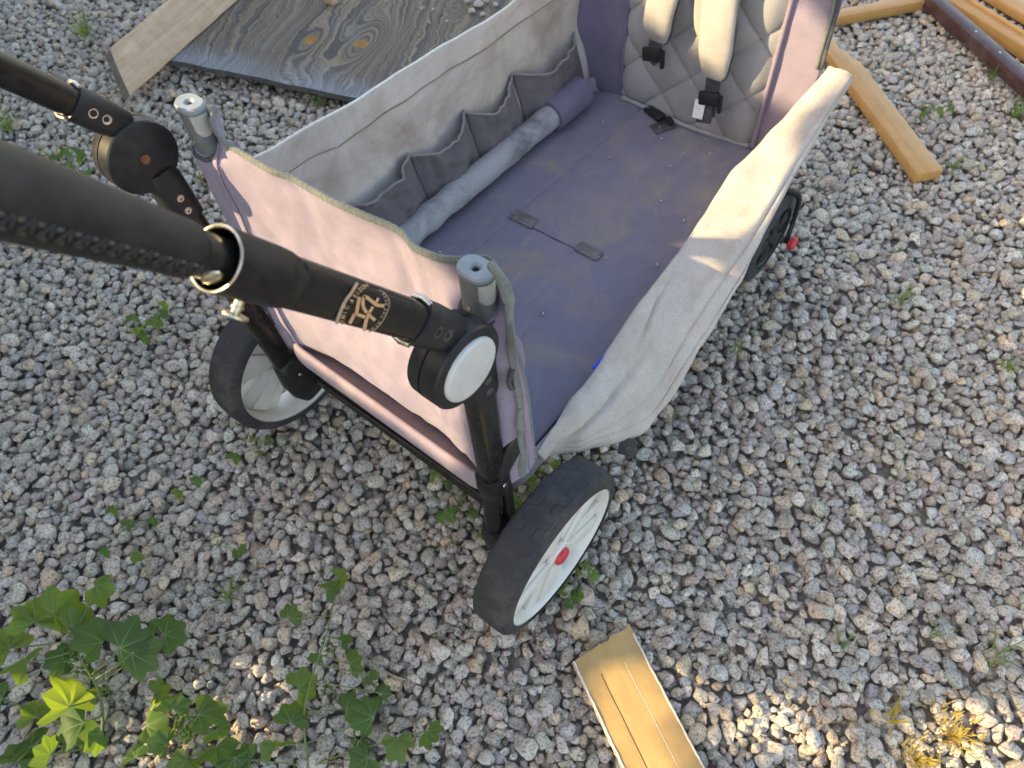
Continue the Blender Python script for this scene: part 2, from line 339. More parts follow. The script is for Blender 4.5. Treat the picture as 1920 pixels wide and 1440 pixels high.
o1 = mix(t, ramp(t, fe, [(-0.02, 0.85), (0.09, 0.0)]), o1, ramp(t, gn.outputs[0], [(0.35, (0.10, 0.105, 0.115)), (0.62, (0.33, 0.335, 0.345))]))
o1 = mix(t, ramp(t, wn2.outputs[0], [(0.55, 0.0), (0.70, 0.5)]), o1, (0.15, 0.14, 0.13))
o1 = mix(t, knotmask, o1, ramp(t, wn2.outputs[0], [(0.3, (0.14, 0.065, 0.018)), (0.65, (0.42, 0.22, 0.06))]))
t.links.new(o1, b.inputs['Base Color']); b.inputs['Roughness'].default_value = 0.9; bump(t, b, gn.outputs[0], 0.6, 0.003); M['ply'] = PLYM

# ================================================================== setting: ground and gravel
def build_ground():
    n = 60; v = []; f = []
    xs = np.linspace(-30, 30, n)
    for y in xs:
        for x in xs: v.append((x, y, -0.022))
    for j in range(n - 1):
        for i in range(n - 1): f.append((j * n + i, j * n + i + 1, (j + 1) * n + i + 1, (j + 1) * n + i))
    o = obj('ground', mesh('ground', v, f), M['soil']); o['kind'] = 'structure'
build_ground()

def rock_variants(sub, n):
    out = []
    bm = bmesh.new(); bmesh.ops.create_icosphere(bm, subdivisions=sub, radius=1.0)
    V0 = np.array([q.co[:] for q in bm.verts]); F = np.array([[q.index for q in f.verts] for f in bm.faces]); bm.free()
    for k in range(n):
        V = V0.copy()
        for _ in range(rng.integers(12, 20)):
            d = rng.normal(size=3); d /= np.linalg.norm(d); h = rng.uniform(0.50, 0.82)
            s = V @ d; over = np.clip(s - h, 0, None); V -= np.outer(over * 0.94, d)
        V += 0.07 * np.sin(V @ rng.normal(size=(3, 3)) * 2.6 + rng.uniform(0, 6, 3))
        V -= V.mean(0); V /= np.abs(V).max()
        out.append(V)
    return out, F
def build_gravel():
    poly = np.array([(-2.013, 0.40), (0.31, 1.991), (0.893, 0.175), (-0.155, -0.656)]); cen = poly.mean(0)
    def inside(x, y, pad):
        ok = np.ones(np.shape(x), bool)
        for i in range(4):
            a = poly[i]; b_ = poly[(i + 1) % 4]; e = b_ - a; nrm = np.array([e[1], -e[0]]) / np.linalg.norm(e)
            if nrm @ (cen - a) < 0: nrm = -nrm
            ok &= (nrm[0] * (x - a[0]) + nrm[1] * (y - a[1])) > -pad
        return ok
    res = 0.004; x0, y0 = -2.9, -1.3; NX, NY = 1120, 1060
    H = np.full((NY, NX), -0.022)
    N = 150000
    cx = rng.uniform(x0 + 0.1, x0 + NX * res - 0.1, N); cy = rng.uniform(y0 + 0.1, y0 + NY * res - 0.1, N)
    keep = inside(cx, cy, 0.24); cx = cx[keep]; cy = cy[keep]
    area = 7.3; want = 68000
    st = []; i = 0; NC = len(cx)
    while len(st) < want:
        a = float(np.clip(rng.lognormal(math.log(0.0090), 0.30), 0.0042, 0.0170)); bb = a * rng.uniform(0.66, 0.92); cc = a * rng.uniform(0.5, 0.78)
        best = None; k = 7 if len(st) > want * 0.25 else 2
        for _ in range(k):
            x = cx[i % NC] + rng.uniform(-.01, .01); y = cy[i % NC] + rng.uniform(-.01, .01); i += 1
            ix = int((x - x0) / res); iy = int((y - y0) / res)
            hh = H[iy, ix] + 0.5 * (H[iy + 1, ix + 1] + H[iy - 1, ix - 1])
            if best is None or hh < best[0]: best = (hh, x, y, ix, iy)
        _, x, y, ix, iy = best
        r = max(1, int(bb / res)); sub = H[iy - r:iy + r + 1, ix - r:ix + r + 1]
        z = float(np.mean(sub)) * 0.6 + float(np.max(sub)) * 0.4 * 0.9 - 0.0008 + cc * 0.55
        z = min(z, float(np.max(sub)) + cc * 0.6)
        yy, xx = np.mgrid[-r - 1:r + 2, -r - 1:r + 2] * res; q = (xx ** 2 + yy ** 2) / (bb * a)
        top = z + cc * np.sqrt(np.clip(1 - q, 0, 1)); S = H[iy - r - 1:iy + r + 2, ix - r - 1:ix + r + 2]
        np.maximum(S, np.where(q < 1, top, -1), out=S)
        st.append((x, y, z, a, bb, cc))
    st = np.array(st)
    iv = inside(*np.meshgrid(x0 + np.arange(NX) * res, y0 + np.arange(NY) * res), 0.0)
    off = np.percentile(H[iv], 88); st[:, 2] -= off
    ixs = ((st[:, 0] - x0) / res).astype(int); iys = ((st[:, 1] - y0) / res).astype(int); shown = np.zeros(len(st), bool)
    for k in range(len(st)):                      # stones buried under others are not built
        x, y, z, a, bb, cc = st[k]; r = max(1, int(bb / res)); yy, xx = np.mgrid[-r:r + 1, -r:r + 1] * res
        q = (xx ** 2 + yy ** 2) / (bb * a); tp = z + off + cc * np.sqrt(np.clip(1 - q, 0, 1))
        shown[k] = bool(np.any((tp > H[iys[k] - r:iys[k] + r + 1, ixs[k] - r:ixs[k] + r + 1] - 0.0012) & (q < 1)))
    st = st[shown]; print('gravel stones', len(st))
    bpy.data.objects['ground'].location.z -= max(0, off) - 0.006
    v2, F2 = rock_variants(3, 40); v1, F1 = rock_variants(2, 40)
    d = (st[:, :3] - CAM) @ RM[2]; px = 960 + FPX * ((st[:, :3] - CAM) @ RM[0]) / d; py = 720 + FPX * ((st[:, :3] - CAM) @ RM[1]) / d
    vis = (px > -60) & (px < 1980) & (py > -60) & (py < 1500)
    pal = np.array([(0.45, 0.415, 0.375), (0.52, 0.48, 0.43), (0.40, 0.365, 0.33), (0.51, 0.425, 0.33), (0.46, 0.375, 0.30), (0.53, 0.41, 0.275), (0.39, 0.33, 0.315), (0.43, 0.43, 0.43), (0.33, 0.30, 0.285), (0.60, 0.56, 0.51)])
    pw = np.array([.2, .18, .12, .10, .08, .05, .07, .1, .05, .05])
    AV, AF, AT = [], [], []; base = 0
    for k in range(len(st)):
        x, y, z, a, bb, cc = st[k]; hi = vis[k] and d[k] < 1.12 and a > 0.0065
        V = (v2 if hi else v1)[rng.integers(40)]; F = F2 if hi else F1
        yaw = rng.uniform(0, 2 * math.pi); tx, ty = rng.normal(0, 0.33, 2)
        c_, s_ = math.cos(yaw), math.sin(yaw)
        Rz = np.array([[c_, -s_, 0], [s_, c_, 0], [0, 0, 1]])
        Rx = np.array([[1, 0, 0], [0, math.cos(tx), -math.sin(tx)], [0, math.sin(tx), math.cos(tx)]])
        Ry = np.array([[math.cos(ty), 0, math.sin(ty)], [0, 1, 0], [-math.sin(ty), 0, math.cos(ty)]])
        P = (V * (a * 1.06, bb * 1.06, cc * 1.06)) @ (Rz @ Rx @ Ry).T
        fn = np.cross(P[F[:, 1]] - P[F[:, 0]], P[F[:, 2]] - P[F[:, 0]])
        Fk = F[fn[:, 2] > -0.45 * np.linalg.norm(fn, axis=1)]
        AV.append(P + (x, y, z)); AF.append(Fk + base); base += len(P)
        c = pal[rng.choice(10, p=pw)] * rng.uniform(0.74, 1.2) + rng.normal(0, 0.010, 3)
        AT.append(np.repeat(np.clip(c * np.array([1.22, 1.15, 1.01]), 0.05, 0.8)[None], len(P), 0))
    AV = np.concatenate(AV).astype(np.float32); AF = np.concatenate(AF).astype(np.int32); AT = np.concatenate(AT)
    me = bpy.data.meshes.new('gravel'); me.vertices.add(len(AV)); me.vertices.foreach_set('co', AV.ravel())
    me.loops.add(AF.size); me.loops.foreach_set('vertex_index', AF.ravel()); me.polygons.add(len(AF))
    me.polygons.foreach_set('loop_start', np.arange(0, AF.size, 3, dtype=np.int32))
    at = me.attributes.new('tint', 'FLOAT_COLOR', 'POINT'); at.data.foreach_set('color', np.concatenate([AT, np.ones((len(AT), 1))], 1).astype(np.float32).ravel())
    me.update(calc_edges=True)
    me.polygons.foreach_set('use_smooth', np.ones(len(AF), bool)); me.materials.append(M['stone'])
    o = bpy.data.objects.new('gravel', me); COL.objects.link(o); o['kind'] = 'stuff'
    tag(o, 'loose speckled granite gravel covering the ground under everything', 'gravel')
    print('gravel tris', len(AF))
build_gravel()

# ================================================================== the wagon
wagon = thing('stroller_wagon', 'dirty lilac fabric stroller wagon with black push handle and collapsed side flap', 'wagon')
# ---- tray rim
def rrect(x0, x1, y0, y1, r, n=8):
    pts = []
    for (cx, cy, a0) in ((x1 - r, y0 + r, -90), (x1 - r, y1 - r, 0), (x0 + r, y1 - r, 90), (x0 + r, y0 + r, 180)):
        for k in range(n + 1):
            a = math.radians(a0 + 90 * k / n); pts.append((cx + r * math.cos(a), cy + r * math.sin(a)))
    return pts
prof = [(0.05, 0.204), (0.018, 0.205), (0.005, 0.208), (0.0, 0.215), (-0.002, 0.226), (0.000, 0.239), (0.002, 0.247), (0.006, 0.250), (0.010, 0.247), (0.012, 0.232), (0.05, 0.208)]
v = []; f = []; L = None
for (ins, z) in prof:
    ring = rrect(-0.212 + ins, 0.212 - ins, -0.024 + ins, 0.778 - ins, 0.055 - min(ins, 0.04)); L = len(ring)
    v += [(x + 0.0015 * mn.noise(Vector((x * 20, y * 20, z * 30))), y + 0.0025 * mn.noise(Vector((x * 18 + 5, y * 18, z * 30))), z + 0.002 * mn.noise(Vector((x * 12, y * 12 + 9, 0)))) for x, y in ring]
for j in range(len(prof) - 1):
    for i in range(L): f.append((j * L + i, j * L + (i + 1) % L, (j + 1) * L + (i + 1) % L, (j + 1) * L + i))
f.append(tuple(range(L))[::-1]); f.append(tuple((len(prof) - 1) * L + i for i in range(L)))
tray = obj('tray_rim', mesh('tray_rim', v, f), M['band'], wagon)
# ---- floor mat
nu, nv = 150, 230; G = np.zeros((nv, nu, 3))
for j in range(nv):
    y = 0.012 + (0.752 - 0.012) * j / (nv - 1); r = 0.05; hw = 0.196
    e = min(y - 0.012, 0.752 - y)
    if e < r: hw -= r - math.sqrt(max(0, r * r - (r - e) ** 2))
    for i in range(nu):
        q = i / (nu - 1) * 2 - 1; x = hw * q
        z = 0.239 - 0.006 * abs(q) ** 10 + 0.0035 * mn.fractal(Vector((x * 7, y * 6, 3)), 0.6, 2, 3)
        z += 0.002 * math.exp(-((y - 0.385) / 0.006) ** 2) * (-1 if -0.12 < x < 0.1 else -0.3)
        for (cx_, sl_, am_) in ((-0.092, 0.03, 0.0022), (0.068, -0.02, 0.0020)):
            z -= am_ * math.exp(-((x - cx_ - sl_ * (y - 0.38)) / 0.0026) ** 2) * (0.35 + 0.65 * abs(mn.noise(Vector((y * 6, cx_ * 9, 0)))) * 2)
        z += 0.0022 * math.exp(-((x * 0.8 + (y - 0.30) * 0.6) / 0.012) ** 2) * math.exp(-((x - 0.12) / 0.08) ** 2)
        z += 0.010 * sstep(0.165, 0.196, x) * (0.4 + 0.6 * mn.noise(Vector((y * 9, 1, 1))))
        G[j, i] = (x, y, z)
mat = sheet('floor_mat', G, M['mat'], wagon, 0.003)
def on_mat(x, y): return 0.2405 + 0.0035 * mn.fractal(Vector((x * 7, y * 6, 3)), 0.6, 2, 3)
def tab(name, px, py, l, w, ang, m, parent, th=0.0022, z=None, bow=0.0):
    p = W(px, py, 2, z if z is not None else 0.241); z0 = (on_mat(p.x, p.y) + th / 2 + 0.0008) if z is None else z
    bm = boxbm(l, w, th, th * 0.3, 1); bmesh.ops.transform(bm, matrix=Matrix.Translation((p.x, p.y, z0)) @ Matrix.Rotation(ang, 4, 'Z'), verts=bm.verts)
    return bmobj(name, bm, m, parent)
M['velcro'] = simple('worn_velcro', (0.115, 0.112, 0.118), 0.95, var=0.3, scale=150, bumps=0.6, bscale=1200, dust=0.4)
tab('velcro_tab', 983, 412, 0.046, 0.024, 0.05, M['velcro'], mat); tab('velcro_tab', 1104, 473, 0.042, 0.022, 0.02, M['velcro'], mat)
p0 = W(1000, 428, 2, 0.2405); p1 = W(1080, 468, 2, 0.2405)
tube('seam', [p0, (p0 + p1) / 2, p1], 0.0012, M['strap'], mat, seg=8)
tab('sewn_strip', 1046, 440, 0.118, 0.020, 0.035, M['mat'], mat, 0.0018)
# crumbs on the mat are wear marks, little straw bits
cv, cf = [], []
for k in range(20):
    x = rng.uniform(-0.15, 0.17); y = rng.uniform(0.12, 0.72); s = rng.uniform(0.0007, 0.0018); p = Vector((x, y, on_mat(x, y) + 0.002)); a = rng.uniform(0, 6.28)
    q = Vector((math.cos(a), math.sin(a), 0)) * s * rng.uniform(1, 2.4); tubemesh([p - q, p, p + q], [s * .5, s, s * .5], 5, v=cv, f=cf)
crumbs = obj('crumbs', mesh('crumbs', cv, cf), simple('pale_crumbs', (0.45, 0.42, 0.36), 0.9, var=0.4, scale=300), mat); crumbs['kind'] = 'stuff'

# ---- rear panel
path = [(-0.234, 0.05), (-0.233, 0.02), (-0.222, -0.002), (-0.205, -0.011), (-0.175, -0.009), (-0.12, -0.003), (-0.05, 0.0), (0.03, 0.0), (0.11, -0.002), (0.17, -0.008), (0.203, -0.012), (0.219, -0.006), (0.2265, 0.003), (0.2305, 0.010)]
ZT = [(-0.26, 0.50), (-0.234, 0.53), (-0.215, 0.565), (-0.195, 0.595), (-0.178, 0.618), (-0.168, 0.618), (-0.152, 0.603), (-0.12, 0.597), (-0.05, 0.598), (0.03, 0.602), (0.09, 0.604), (0.13, 0.609), (0.165, 0.614), (0.19, 0.617), (0.210, 0.613), (0.219, 0.600), (0.227, 0.560), (0.236, 0.515)]
zt_x = [a for a, _ in ZT]; zt_z = [b_ for _, b_ in ZT]
nu, nv = 190, 120; base = curve([(x, y, 0) for x, y in path], nu); G = np.zeros((nv, nu, 3))
for i in range(nu):
    x, y, _ = base[i]; zt = float(np.interp(x, zt_x, zt_z))
    zb = 0.212 + 0.030 * sstep(0.17, 0.215, abs(x)) + 0.05 * sstep(0.2, 0.235, x)
    for j in range(nv):
        q = j / (nv - 1); z = zb + (zt - zb) * q
        mid = math.exp(-((x) / 0.16) ** 4)
        dy = -0.020 * math.exp(-((q - 0.26) / 0.22) ** 2) * mid + 0.026 * (1 - q) ** 5 * mid
        dy += 0.006 * math.exp(-((q - 0.80) / 0.25) ** 2) * math.exp(-((x - 0.02) / 0.10) ** 2)
        w = math.exp(-((abs(x) - 0.192) / 0.026) ** 2)
        step = sstep(0.566, 0.588, z); dy += w * (-0.008 * (1 - step) + 0.028 * step)
        # diagonal tension folds
        for (fx, fz, dirx, dirz, am, wd_) in ((0.10, 0.50, 0.25, -0.97, 0.006, 0.010), (0.05, 0.33, 0.93, -0.36, 0.005, 0.012), (-0.06, 0.42, 0.80, -0.60, 0.004, 0.013), (-0.02, 0.30, 0.85, -0.5, 0.005, 0.010), (0.13, 0.40, 0.3, -0.95, 0.004, 0.009)):
            rx, rz = x - fx, z - fz; al = rx * dirx + rz * dirz; ac = -rx * dirz + rz * dirx
            dy += am * math.exp(-(ac / wd_) ** 2 - (al / 0.09) ** 2)
        dy += 0.0045 * mn.fractal(Vector((x * 11, z * 9, 1.7)), 0.6, 2.1, 3) * (0.3 + mid)
        for sx in (0.118, -0.172):       # sewn side seams
            dd = x - (sx + 0.03 * (0.42 - z) * (1 if sx > 0 else -0.6)); dy += -0.0022 * (1 if abs(dd) < 0.006 else 0) + 0.0020 * math.exp(-((dd + 0.009) / 0.003) ** 2)
        nx = 0.0
        if x > 0.212: nx = 0.004 * mn.noise(Vector((z * 28, 0, 4)))
        G[j, i] = (x + nx, y + dy, z)
rear = sheet('rear_panel', G, M['pink'], wagon, 0.0022)
top = curve([G[-1, i] for i in range(26, nu - 22, 4)], 420)
bind = tube('binding', top, [0.0027 + (0.0003 if i % 4 < 2 else -0.0002) + 0.0003 * mn.noise(Vector((i * 0.05, 0, 0))) for i in range(len(top))], M['binding'], rear, seg=10, ry=[0.0046 + (0.0003 if i % 4 < 2 else -0.0002) for i in range(len(top))])
for sx_ in (-0.168,):
    pts = []
    for j in range(10, nv - 3, 2):
        row = G[j, 30:160]; zz = row[:, 2].mean(); xx_ = sx_ + (0.030 if sx_ > 0 else -0.018) * (0.42 - zz)
        pts.append((xx_, float(np.interp(xx_, row[:, 0], row[:, 1])) - 0.0021, float(np.interp(xx_, row[:, 0], row[:, 2]))))
    tube('seam', curve(pts[::3], 60), 0.0009, M['panelseam'], rear, seg=6)
# piping and zip at the free right edge
pp = [W(920, 497, 0, 0.212), W(931, 510, 0, 0.220), W(943, 530, 0, 0.225), W(953, 562, 0, 0.227), W(956, 605, 0, 0.228), W(960, 650, 0, 0.229), W(969, 705, 0, 0.230), W(976, 760, 0, 0.230), W(975, 800, 0, 0.230), W(979, 850, 0, 0.229), W(978, 890, 0, 0.227)]
tube('edge_piping', curve(pp, 300), [0.0036 + (0.0002 if i % 4 < 2 else -0.0002) for i in range(300)], M['binding'], rear, seg=10, ry=0.0054)
zp = [W(957, 585, 0, 0.229), W(966, 640, 0, 0.2355), W(984, 712, 0, 0.237), W(993, 770, 0, 0.237), W(999, 820, 0, 0.237), W(1004, 862, 0, 0.235)]
zc = curve(zp, 90); inner = curve([W(955, 586, 0, 0.228), W(961, 650, 0, 0.230), W(978, 740, 0, 0.232), W(984, 800, 0, 0.232), W(992, 862, 0, 0.231), W(997, 875, 0, 0.230)], 90)
G2 = np.array([[np.array(inner[i]) * (1 - q) + np.array(zc[i]) * q for i in range(90)] for q in np.linspace(-0.3, 1, 8)])
sheet('zip_tape', G2, M['pink'], rear, 0.0016)
zv, zf = [], []
for i in range(1, 89):
    p = Vector(zc[i]); tdir = (Vector(zc[i + 1]) - Vector(zc[i - 1])).normalized(); tubemesh([p - tdir * 0.001, p, p + tdir * 0.001], [0.0012, 0.0019, 0.0012], 6, v=zv, f=zf)
o = obj('zip_teeth', mesh('zip_teeth', zv, zf), M['binding'], rear); o['kind'] = 'stuff'

# ---- corner posts
def stadium(rx, ry, n=10):
    pts = []; c = rx - ry
    for k in range(n + 1):
        a = -math.pi / 2 + math.pi * k / n; pts.append((c + ry * math.cos(a), ry * math.sin(a)))
    for k in range(n + 1):
        a = math.pi / 2 + math.pi * k / n; pts.append((-c + ry * math.cos(a), ry * math.sin(a)))
    return pts
def loft(rings):
    v, f = [], []; L = len(rings[0])
    for r in rings: v += r
    for j in range(len(rings) - 1):
        for i in range(L): f.append((j * L + i, j * L + (i + 1) % L, (j + 1) * L + (i + 1) % L, (j + 1) * L + i))
    f.append(tuple((len(rings) - 1) * L + i for i in range(L))); f.append(tuple(range(L))[::-1]); return v, f
for sgn, px_ in ((1, 0.1935), (-1, -0.1935)):
    rx, ry, yc, zt = 0.0168, 0.0125, -0.003, 0.629
    def ring(a, b_, z): return [(px_ + x, yc + y, z) for x, y in stadium(a, b_)]
    v, f = loft([ring(rx, ry, 0.30), ring(rx, ry, 0.58), ring(rx, ry, zt - 0.006)])
    post = sharp(obj('corner_post', mesh('corner_post', v, f), M['grey'], wagon))
    def circ(r, z): 
        st_ = stadium(rx, ry); return [(px_ + r * math.cos(math.atan2(y, x)), yc + r * math.sin(math.atan2(y, x)), z) for x, y in st_]
    v, f = loft([ring(rx + 0.0004, ry + 0.0004, zt - 0.0058), ring(rx + 0.0006, ry + 0.0006, zt - 0.002), ring(rx - 0.0008, ry - 0.0008, zt), circ(0.0058, zt - 0.0002), circ(0.0034, zt - 0.0028), circ(0.0032, zt - 0.0055)])
    cap = sharp(obj('post_cap', mesh('post_cap', v, f), M['greycap'], post), 30)
    lathe('cap_hole', [(0, 0.0033), (0.0003, 0.0)], M['dark'], cap, (px_, yc, zt - 0.0050), (0, 0, 1), 16)
    sv, sf = [], []; ss = stadium(rx + 0.0007, ry + 0.0007, 24); idx = [k for k in range(4, 17)]
    for r_, z in enumerate(np.linspace(zt - 0.033, zt - 0.008, 9)):
        for k in idx:
            x, y = ss[k]; zz = z
            if r_ < 3: 
                e = abs(k - 10) / 6.0; zz = z + (3 - r_) * 0.0022 * e ** 2.5
            sv.append((px_ + x, yc + y, zz))
    m_ = len(idx)
    for r_ in range(8):
        for k in range(m_ - 1): sf.append((r_ * m_ + k, r_ * m_ + k + 1, (r_ + 1) * m_ + k + 1, (r_ + 1) * m_ + k))
    obj('sticker', mesh('sticker', sv, sf), M['sticker'], post)
    lathe('screw', [(0, 0.0024), (0.0012, 0.0022), (0.0016, 0.001), (0.0009, 0.0)], M['steel'], post, (px_ - 0.001, yc - ry, 0.5865), (0.1, -1, 0.15), 16)
    hole = [(px_ + x, yc + y, 0.5755 + 0.012 * (y / ry) * 0.5) for x, y in stadium(rx + 0.0025, ry + 0.0025, 14)]
    tube('hole_binding', hole + hole[:2], 0.0028, M['strap'], rear, seg=8, cap=False)

# ---- left wall with pockets
def wx(y, z): return -0.205 - 0.030 * sstep(0.24, 0.36, z) + 0.006 * sstep(0.36, 0.47, z)
nu, nv = 130, 60; G = np.zeros((nv, nu, 3))
for i in range(nu):
    y = 0.025 + 0.722 * i / (nu - 1); zt = float(np.interp(y, [0, 0.07, 0.3, 0.45, 0.585, 0.75], [0.502, 0.497, 0.483, 0.473, 0.469, 0.462])) + 0.003 * mn.noise(Vector((y * 14, 0, 0)))
    for j in range(nv):
        q = j / (nv - 1); z = 0.225 + (zt - 0.225) * q
        x = wx(y, z) + 0.010 * mn.fractal(Vector((y * 5.0, z * 4, 8)), 0.6, 2, 3) + 0.004 * mn.noise(Vector((y * 17, z * 9 + y * 8, 2)))
        x += 0.0015 * (1 if zt - z < 0.045 else 0) + 0.003 * math.exp(-((z - 0.42 - 0.03 * math.sin(y * 9)) / 0.008) ** 2) * max(0, mn.noise(Vector((y * 8, 3, 1))))
        G[j, i] = (x, y, z)
lw = sheet('side_wall', G, M['wall'], wagon, 0.0024)
tube('top_edge', [G[-1, i] for i in range(0, nu, 2)], 0.0019, simple('pale_edge_trim', (0.66, 0.64, 0.58), 0.8, var=0.1, scale=150), lw, seg=8)
tube('hem_seam', [G[int(nv * 0.83), i] + np.array((0.0012, 0, 0)) for i in range(0, nu, 2)], 0.0013, M['brownseam'], lw, seg=6)
M['pockethem'] = fabric('pocket_hem', (0.25, 0.23, 0.235), (0.28, 0.25, 0.22), 0.3, 30)
pk = [(0.165, 0.302, 0.350, 0.356, 0.026, 0.004), (0.302, 0.432, 0.354, 0.358, 0.030, 0.012), (0.432, 0.552, 0.356, 0.356, 0.030, 0.014), (0.555, 0.728, 0.356, 0.350, 0.034, 0.016)]
for n_, (ya, yb, za, zb_, bul, sag) in enumerate(pk):
    nu, nv = 34, 26; G = np.zeros((nv, nu, 3))
    for i in range(nu):
        s = i / (nu - 1); y = ya + (yb - ya) * s; prof_ = (math.sin(math.pi * s) ** 0.8)
        zt = za + (zb_ - za) * s - sag * math.sin(math.pi * min(1, s * 1.08)) ** 1.3 + 0.006 * mn.noise(Vector((s * 4, n_ * 3.1, 0))) - 0.006
        for j in range(nv):
            q = j / (nv - 1); z = 0.236 + (zt - 0.236) * q
            x = wx(y, z) + 0.006 + bul * prof_ * (0.25 + 0.75 * q) + 0.010 * mn.fractal(Vector((y * 24, z * 22, n_ * 5)), 0.6, 2, 3) * sstep(0.0, 0.2, s) * sstep(1.0, 0.8, s)
            G[j, i] = (x, y, z)
    pok = sheet('pocket', G, M['pocket'], lw, 0.0018)
    tube('hem', [G[-1, i] for i in range(nu)], 0.0021, M['pockethem'], pok, seg=8)
# ---- rolled bolster
bp = curve([(-0.172, 0.10, 0.262), (-0.178, 0.2, 0.264), (-0.180, 0.30, 0.266), (-0.178, 0.42, 0.266), (-0.178, 0.53, 0.266), (-0.176, 0.60, 0.267)], 46)
rad = [0.0212 + 0.0030 * mn.noise(Vector((i * 0.4, 1, 2))) for i in range(46)]; rad[0] = 0.016
bo = tube('bolster', bp, rad, M['bolster'], wagon, seg=24, ang=80)
bp2 = curve([(-0.1765, 0.592, 0.267), (-0.175, 0.63, 0.268), (-0.175, 0.672, 0.268), (-0.175, 0.684, 0.268)], 24)
tube('bolster_cover', bp2, [0.0285 - 0.001 * abs(math.sin(i * 1.1)) for i in range(21)] + [0.025, 0.018, 0.008], M['purple'], bo, seg=24, ang=80)

# ---- front (seat) panel
def flat(x0, x1, z0, z1, y, nu, nv, fn):
    return np.array([[(x0 + (x1 - x0) * i / (nu - 1), y + fn(x0 + (x1 - x0) * i / (nu - 1), z0 + (z1 - z0) * j / (nv - 1)), z0 + (z1 - z0) * j / (nv - 1)) for i in range(nu)] for j in range(nv)])
fw = lambda x, z: 0.004 * mn.fractal(Vector((x * 9, z * 7, 4)), 0.6, 2, 3)
fp = sheet('front_panel', flat(-0.236, -0.128, 0.226, 0.66, 0.752, 40, 60, lambda x, z: fw(x, z) - 0.010 * sstep(-0.20, -0.236, x)), M['purple'], wagon, 0.0024)
sheet('front_side_strip', flat(0.131, 0.206, 0.226, 0.66, 0.752, 40, 60, fw), M['pink'], wagon, 0.0024)
def quilt(x, z):
    a = (x + z - 0.03) / 0.0915 * math.pi * 0.9; c = (x - z + 0.02) / 0.0915 * math.pi * 0.9
    return -0.004 - 0.010 * (abs(math.sin(a)) ** 0.40 * abs(math.sin(c)) ** 0.40)
qp = sheet('quilted_seat_back', flat(-0.132, 0.136, 0.246, 0.66, 0.752, 110, 170, lambda x, z: quilt(x, z) + 0.004 * mn.noise(Vector((x * 14, z * 14, 0))) + 0.010 * (sstep(0.10, 0.136, abs(x)) ** 3)), M['quilt'], wagon, 0.003)
qv, qf = [], []; P9 = 0.0915 / 0.9
for kq in range(-8, 12):
    for sg_ in (1, -1):
        pts = []
        for z_ in np.linspace(0.25, 0.65, 60):
            x_ = (kq * P9 + 0.03 - z_) if sg_ > 0 else (kq * P9 - 0.02 + z_)
            if -0.128 < x_ < 0.130: pts.append((x_, 0.752 + quilt(x_, z_) + 0.004 * mn.noise(Vector((x_ * 14, z_ * 14, 0))) + 0.010 * (sstep(0.10, 0.136, abs(x_)) ** 3) - 0.0018, z_))
        if len(pts) > 2: tubemesh(pts, 0.0009, 6, v=qv, f=qf)
o = obj('quilt_stitching', mesh('quilt_stitching', qv, qf), M['quiltthread'], qp); o['kind'] = 'stuff'
tube('pad_piping', [(0.138, 0.745, z) for z in np.linspace(0.25, 0.66, 20)], 0.0035, M['pink'], qp, seg=10)
tube('pad_piping', [(-0.132, 0.748, z) for z in np.linspace(0.25, 0.66, 20)], 0.0028, M['purple'], qp, seg=10)
tube('torn_hem', curve([(-0.12, 0.737, 0.247), (-0.05, 0.733, 0.249), (0.02, 0.733, 0.247), (0.10, 0.738, 0.250), (0.132, 0.744, 0.25)], 40), [0.0035 + 0.0012 * mn.noise(Vector((i * 0.7, 0, 0))) for i in range(40)], M['quilt'], qp, seg=8)
zs = curve([W(1578, -30, 1, 0.748), W(1566, 30, 1, 0.748), W(1552, 80, 1, 0.748), W(1538, 130, 1, 0.748)], 40)
ze = tube('zip_edge', zs, 0.0038, M['strap'], wagon, seg=8, ry=0.0022, up=(0, 1, 0))
tube('zip_tape_edge', [Vector(p) + Vector((-0.005, -0.002, 0)) for p in zs], 0.0026, M['binding'], ze, seg=8)
# shoulder strap pads
def strap(cpts, wid, buck, label=None):
    pts = curve(cpts, 34); n = 34
    w_ = [wid * (0.60 + 0.40 * min(1, (n - 1 - i) / 7) ** 0.5) for i in range(n)]; th = [0.0125 * (0.35 + 0.65 * min(1, (n - 1 - i) / 5)) for i in range(n)]
    o = tube('strap_pad', pts, w_, M['pad'], wagon, seg=28, ry=th, up=(0, 1, 0), power=2.8, ang=70)
    if label: o['label'] = label
    side = []
    for i in range(n):
        t_ = (Vector(pts[min(i + 1, n - 1)]) - Vector(pts[max(i - 1, 0)])).normalized(); s_ = t_.cross(Vector((0, 1, 0))).normalized()
        side.append(Vector(pts[i]) + s_ * w_[i] * 0.97 * (-1 if s_.x < 0 else 1))
    tube('pad_edging', side, 0.0030, M['strap'], o, seg=8)
    e = Vector(pts[-1])
    web = curve([e + Vector((0, 0, 0.01)), e + Vector(buck[0]), e + Vector(buck[1]), e + Vector(buck[2])], 16)
    ws = tube('strap_webbing', web, 0.013, M['strap'], o, seg=8, ry=0.0016, up=(0, 1, 0), power=4)
    c = e + Vector(buck[1]) + Vector((0, -0.006, 0.004))
    bk = box('buckle', (0.036, 0.010, 0.022), c, M['plastic'], o, frame((1, 0, 0.25), (0, 0.2, 1)), 0.003)
    box('buckle_bar', (0.006, 0.008, 0.03), c + Vector((0.022, -0.004, 0)), M['plastic'], bk, frame((1, 0, 0.1), (0.4, 0, 1)), 0.002)
    return o, c
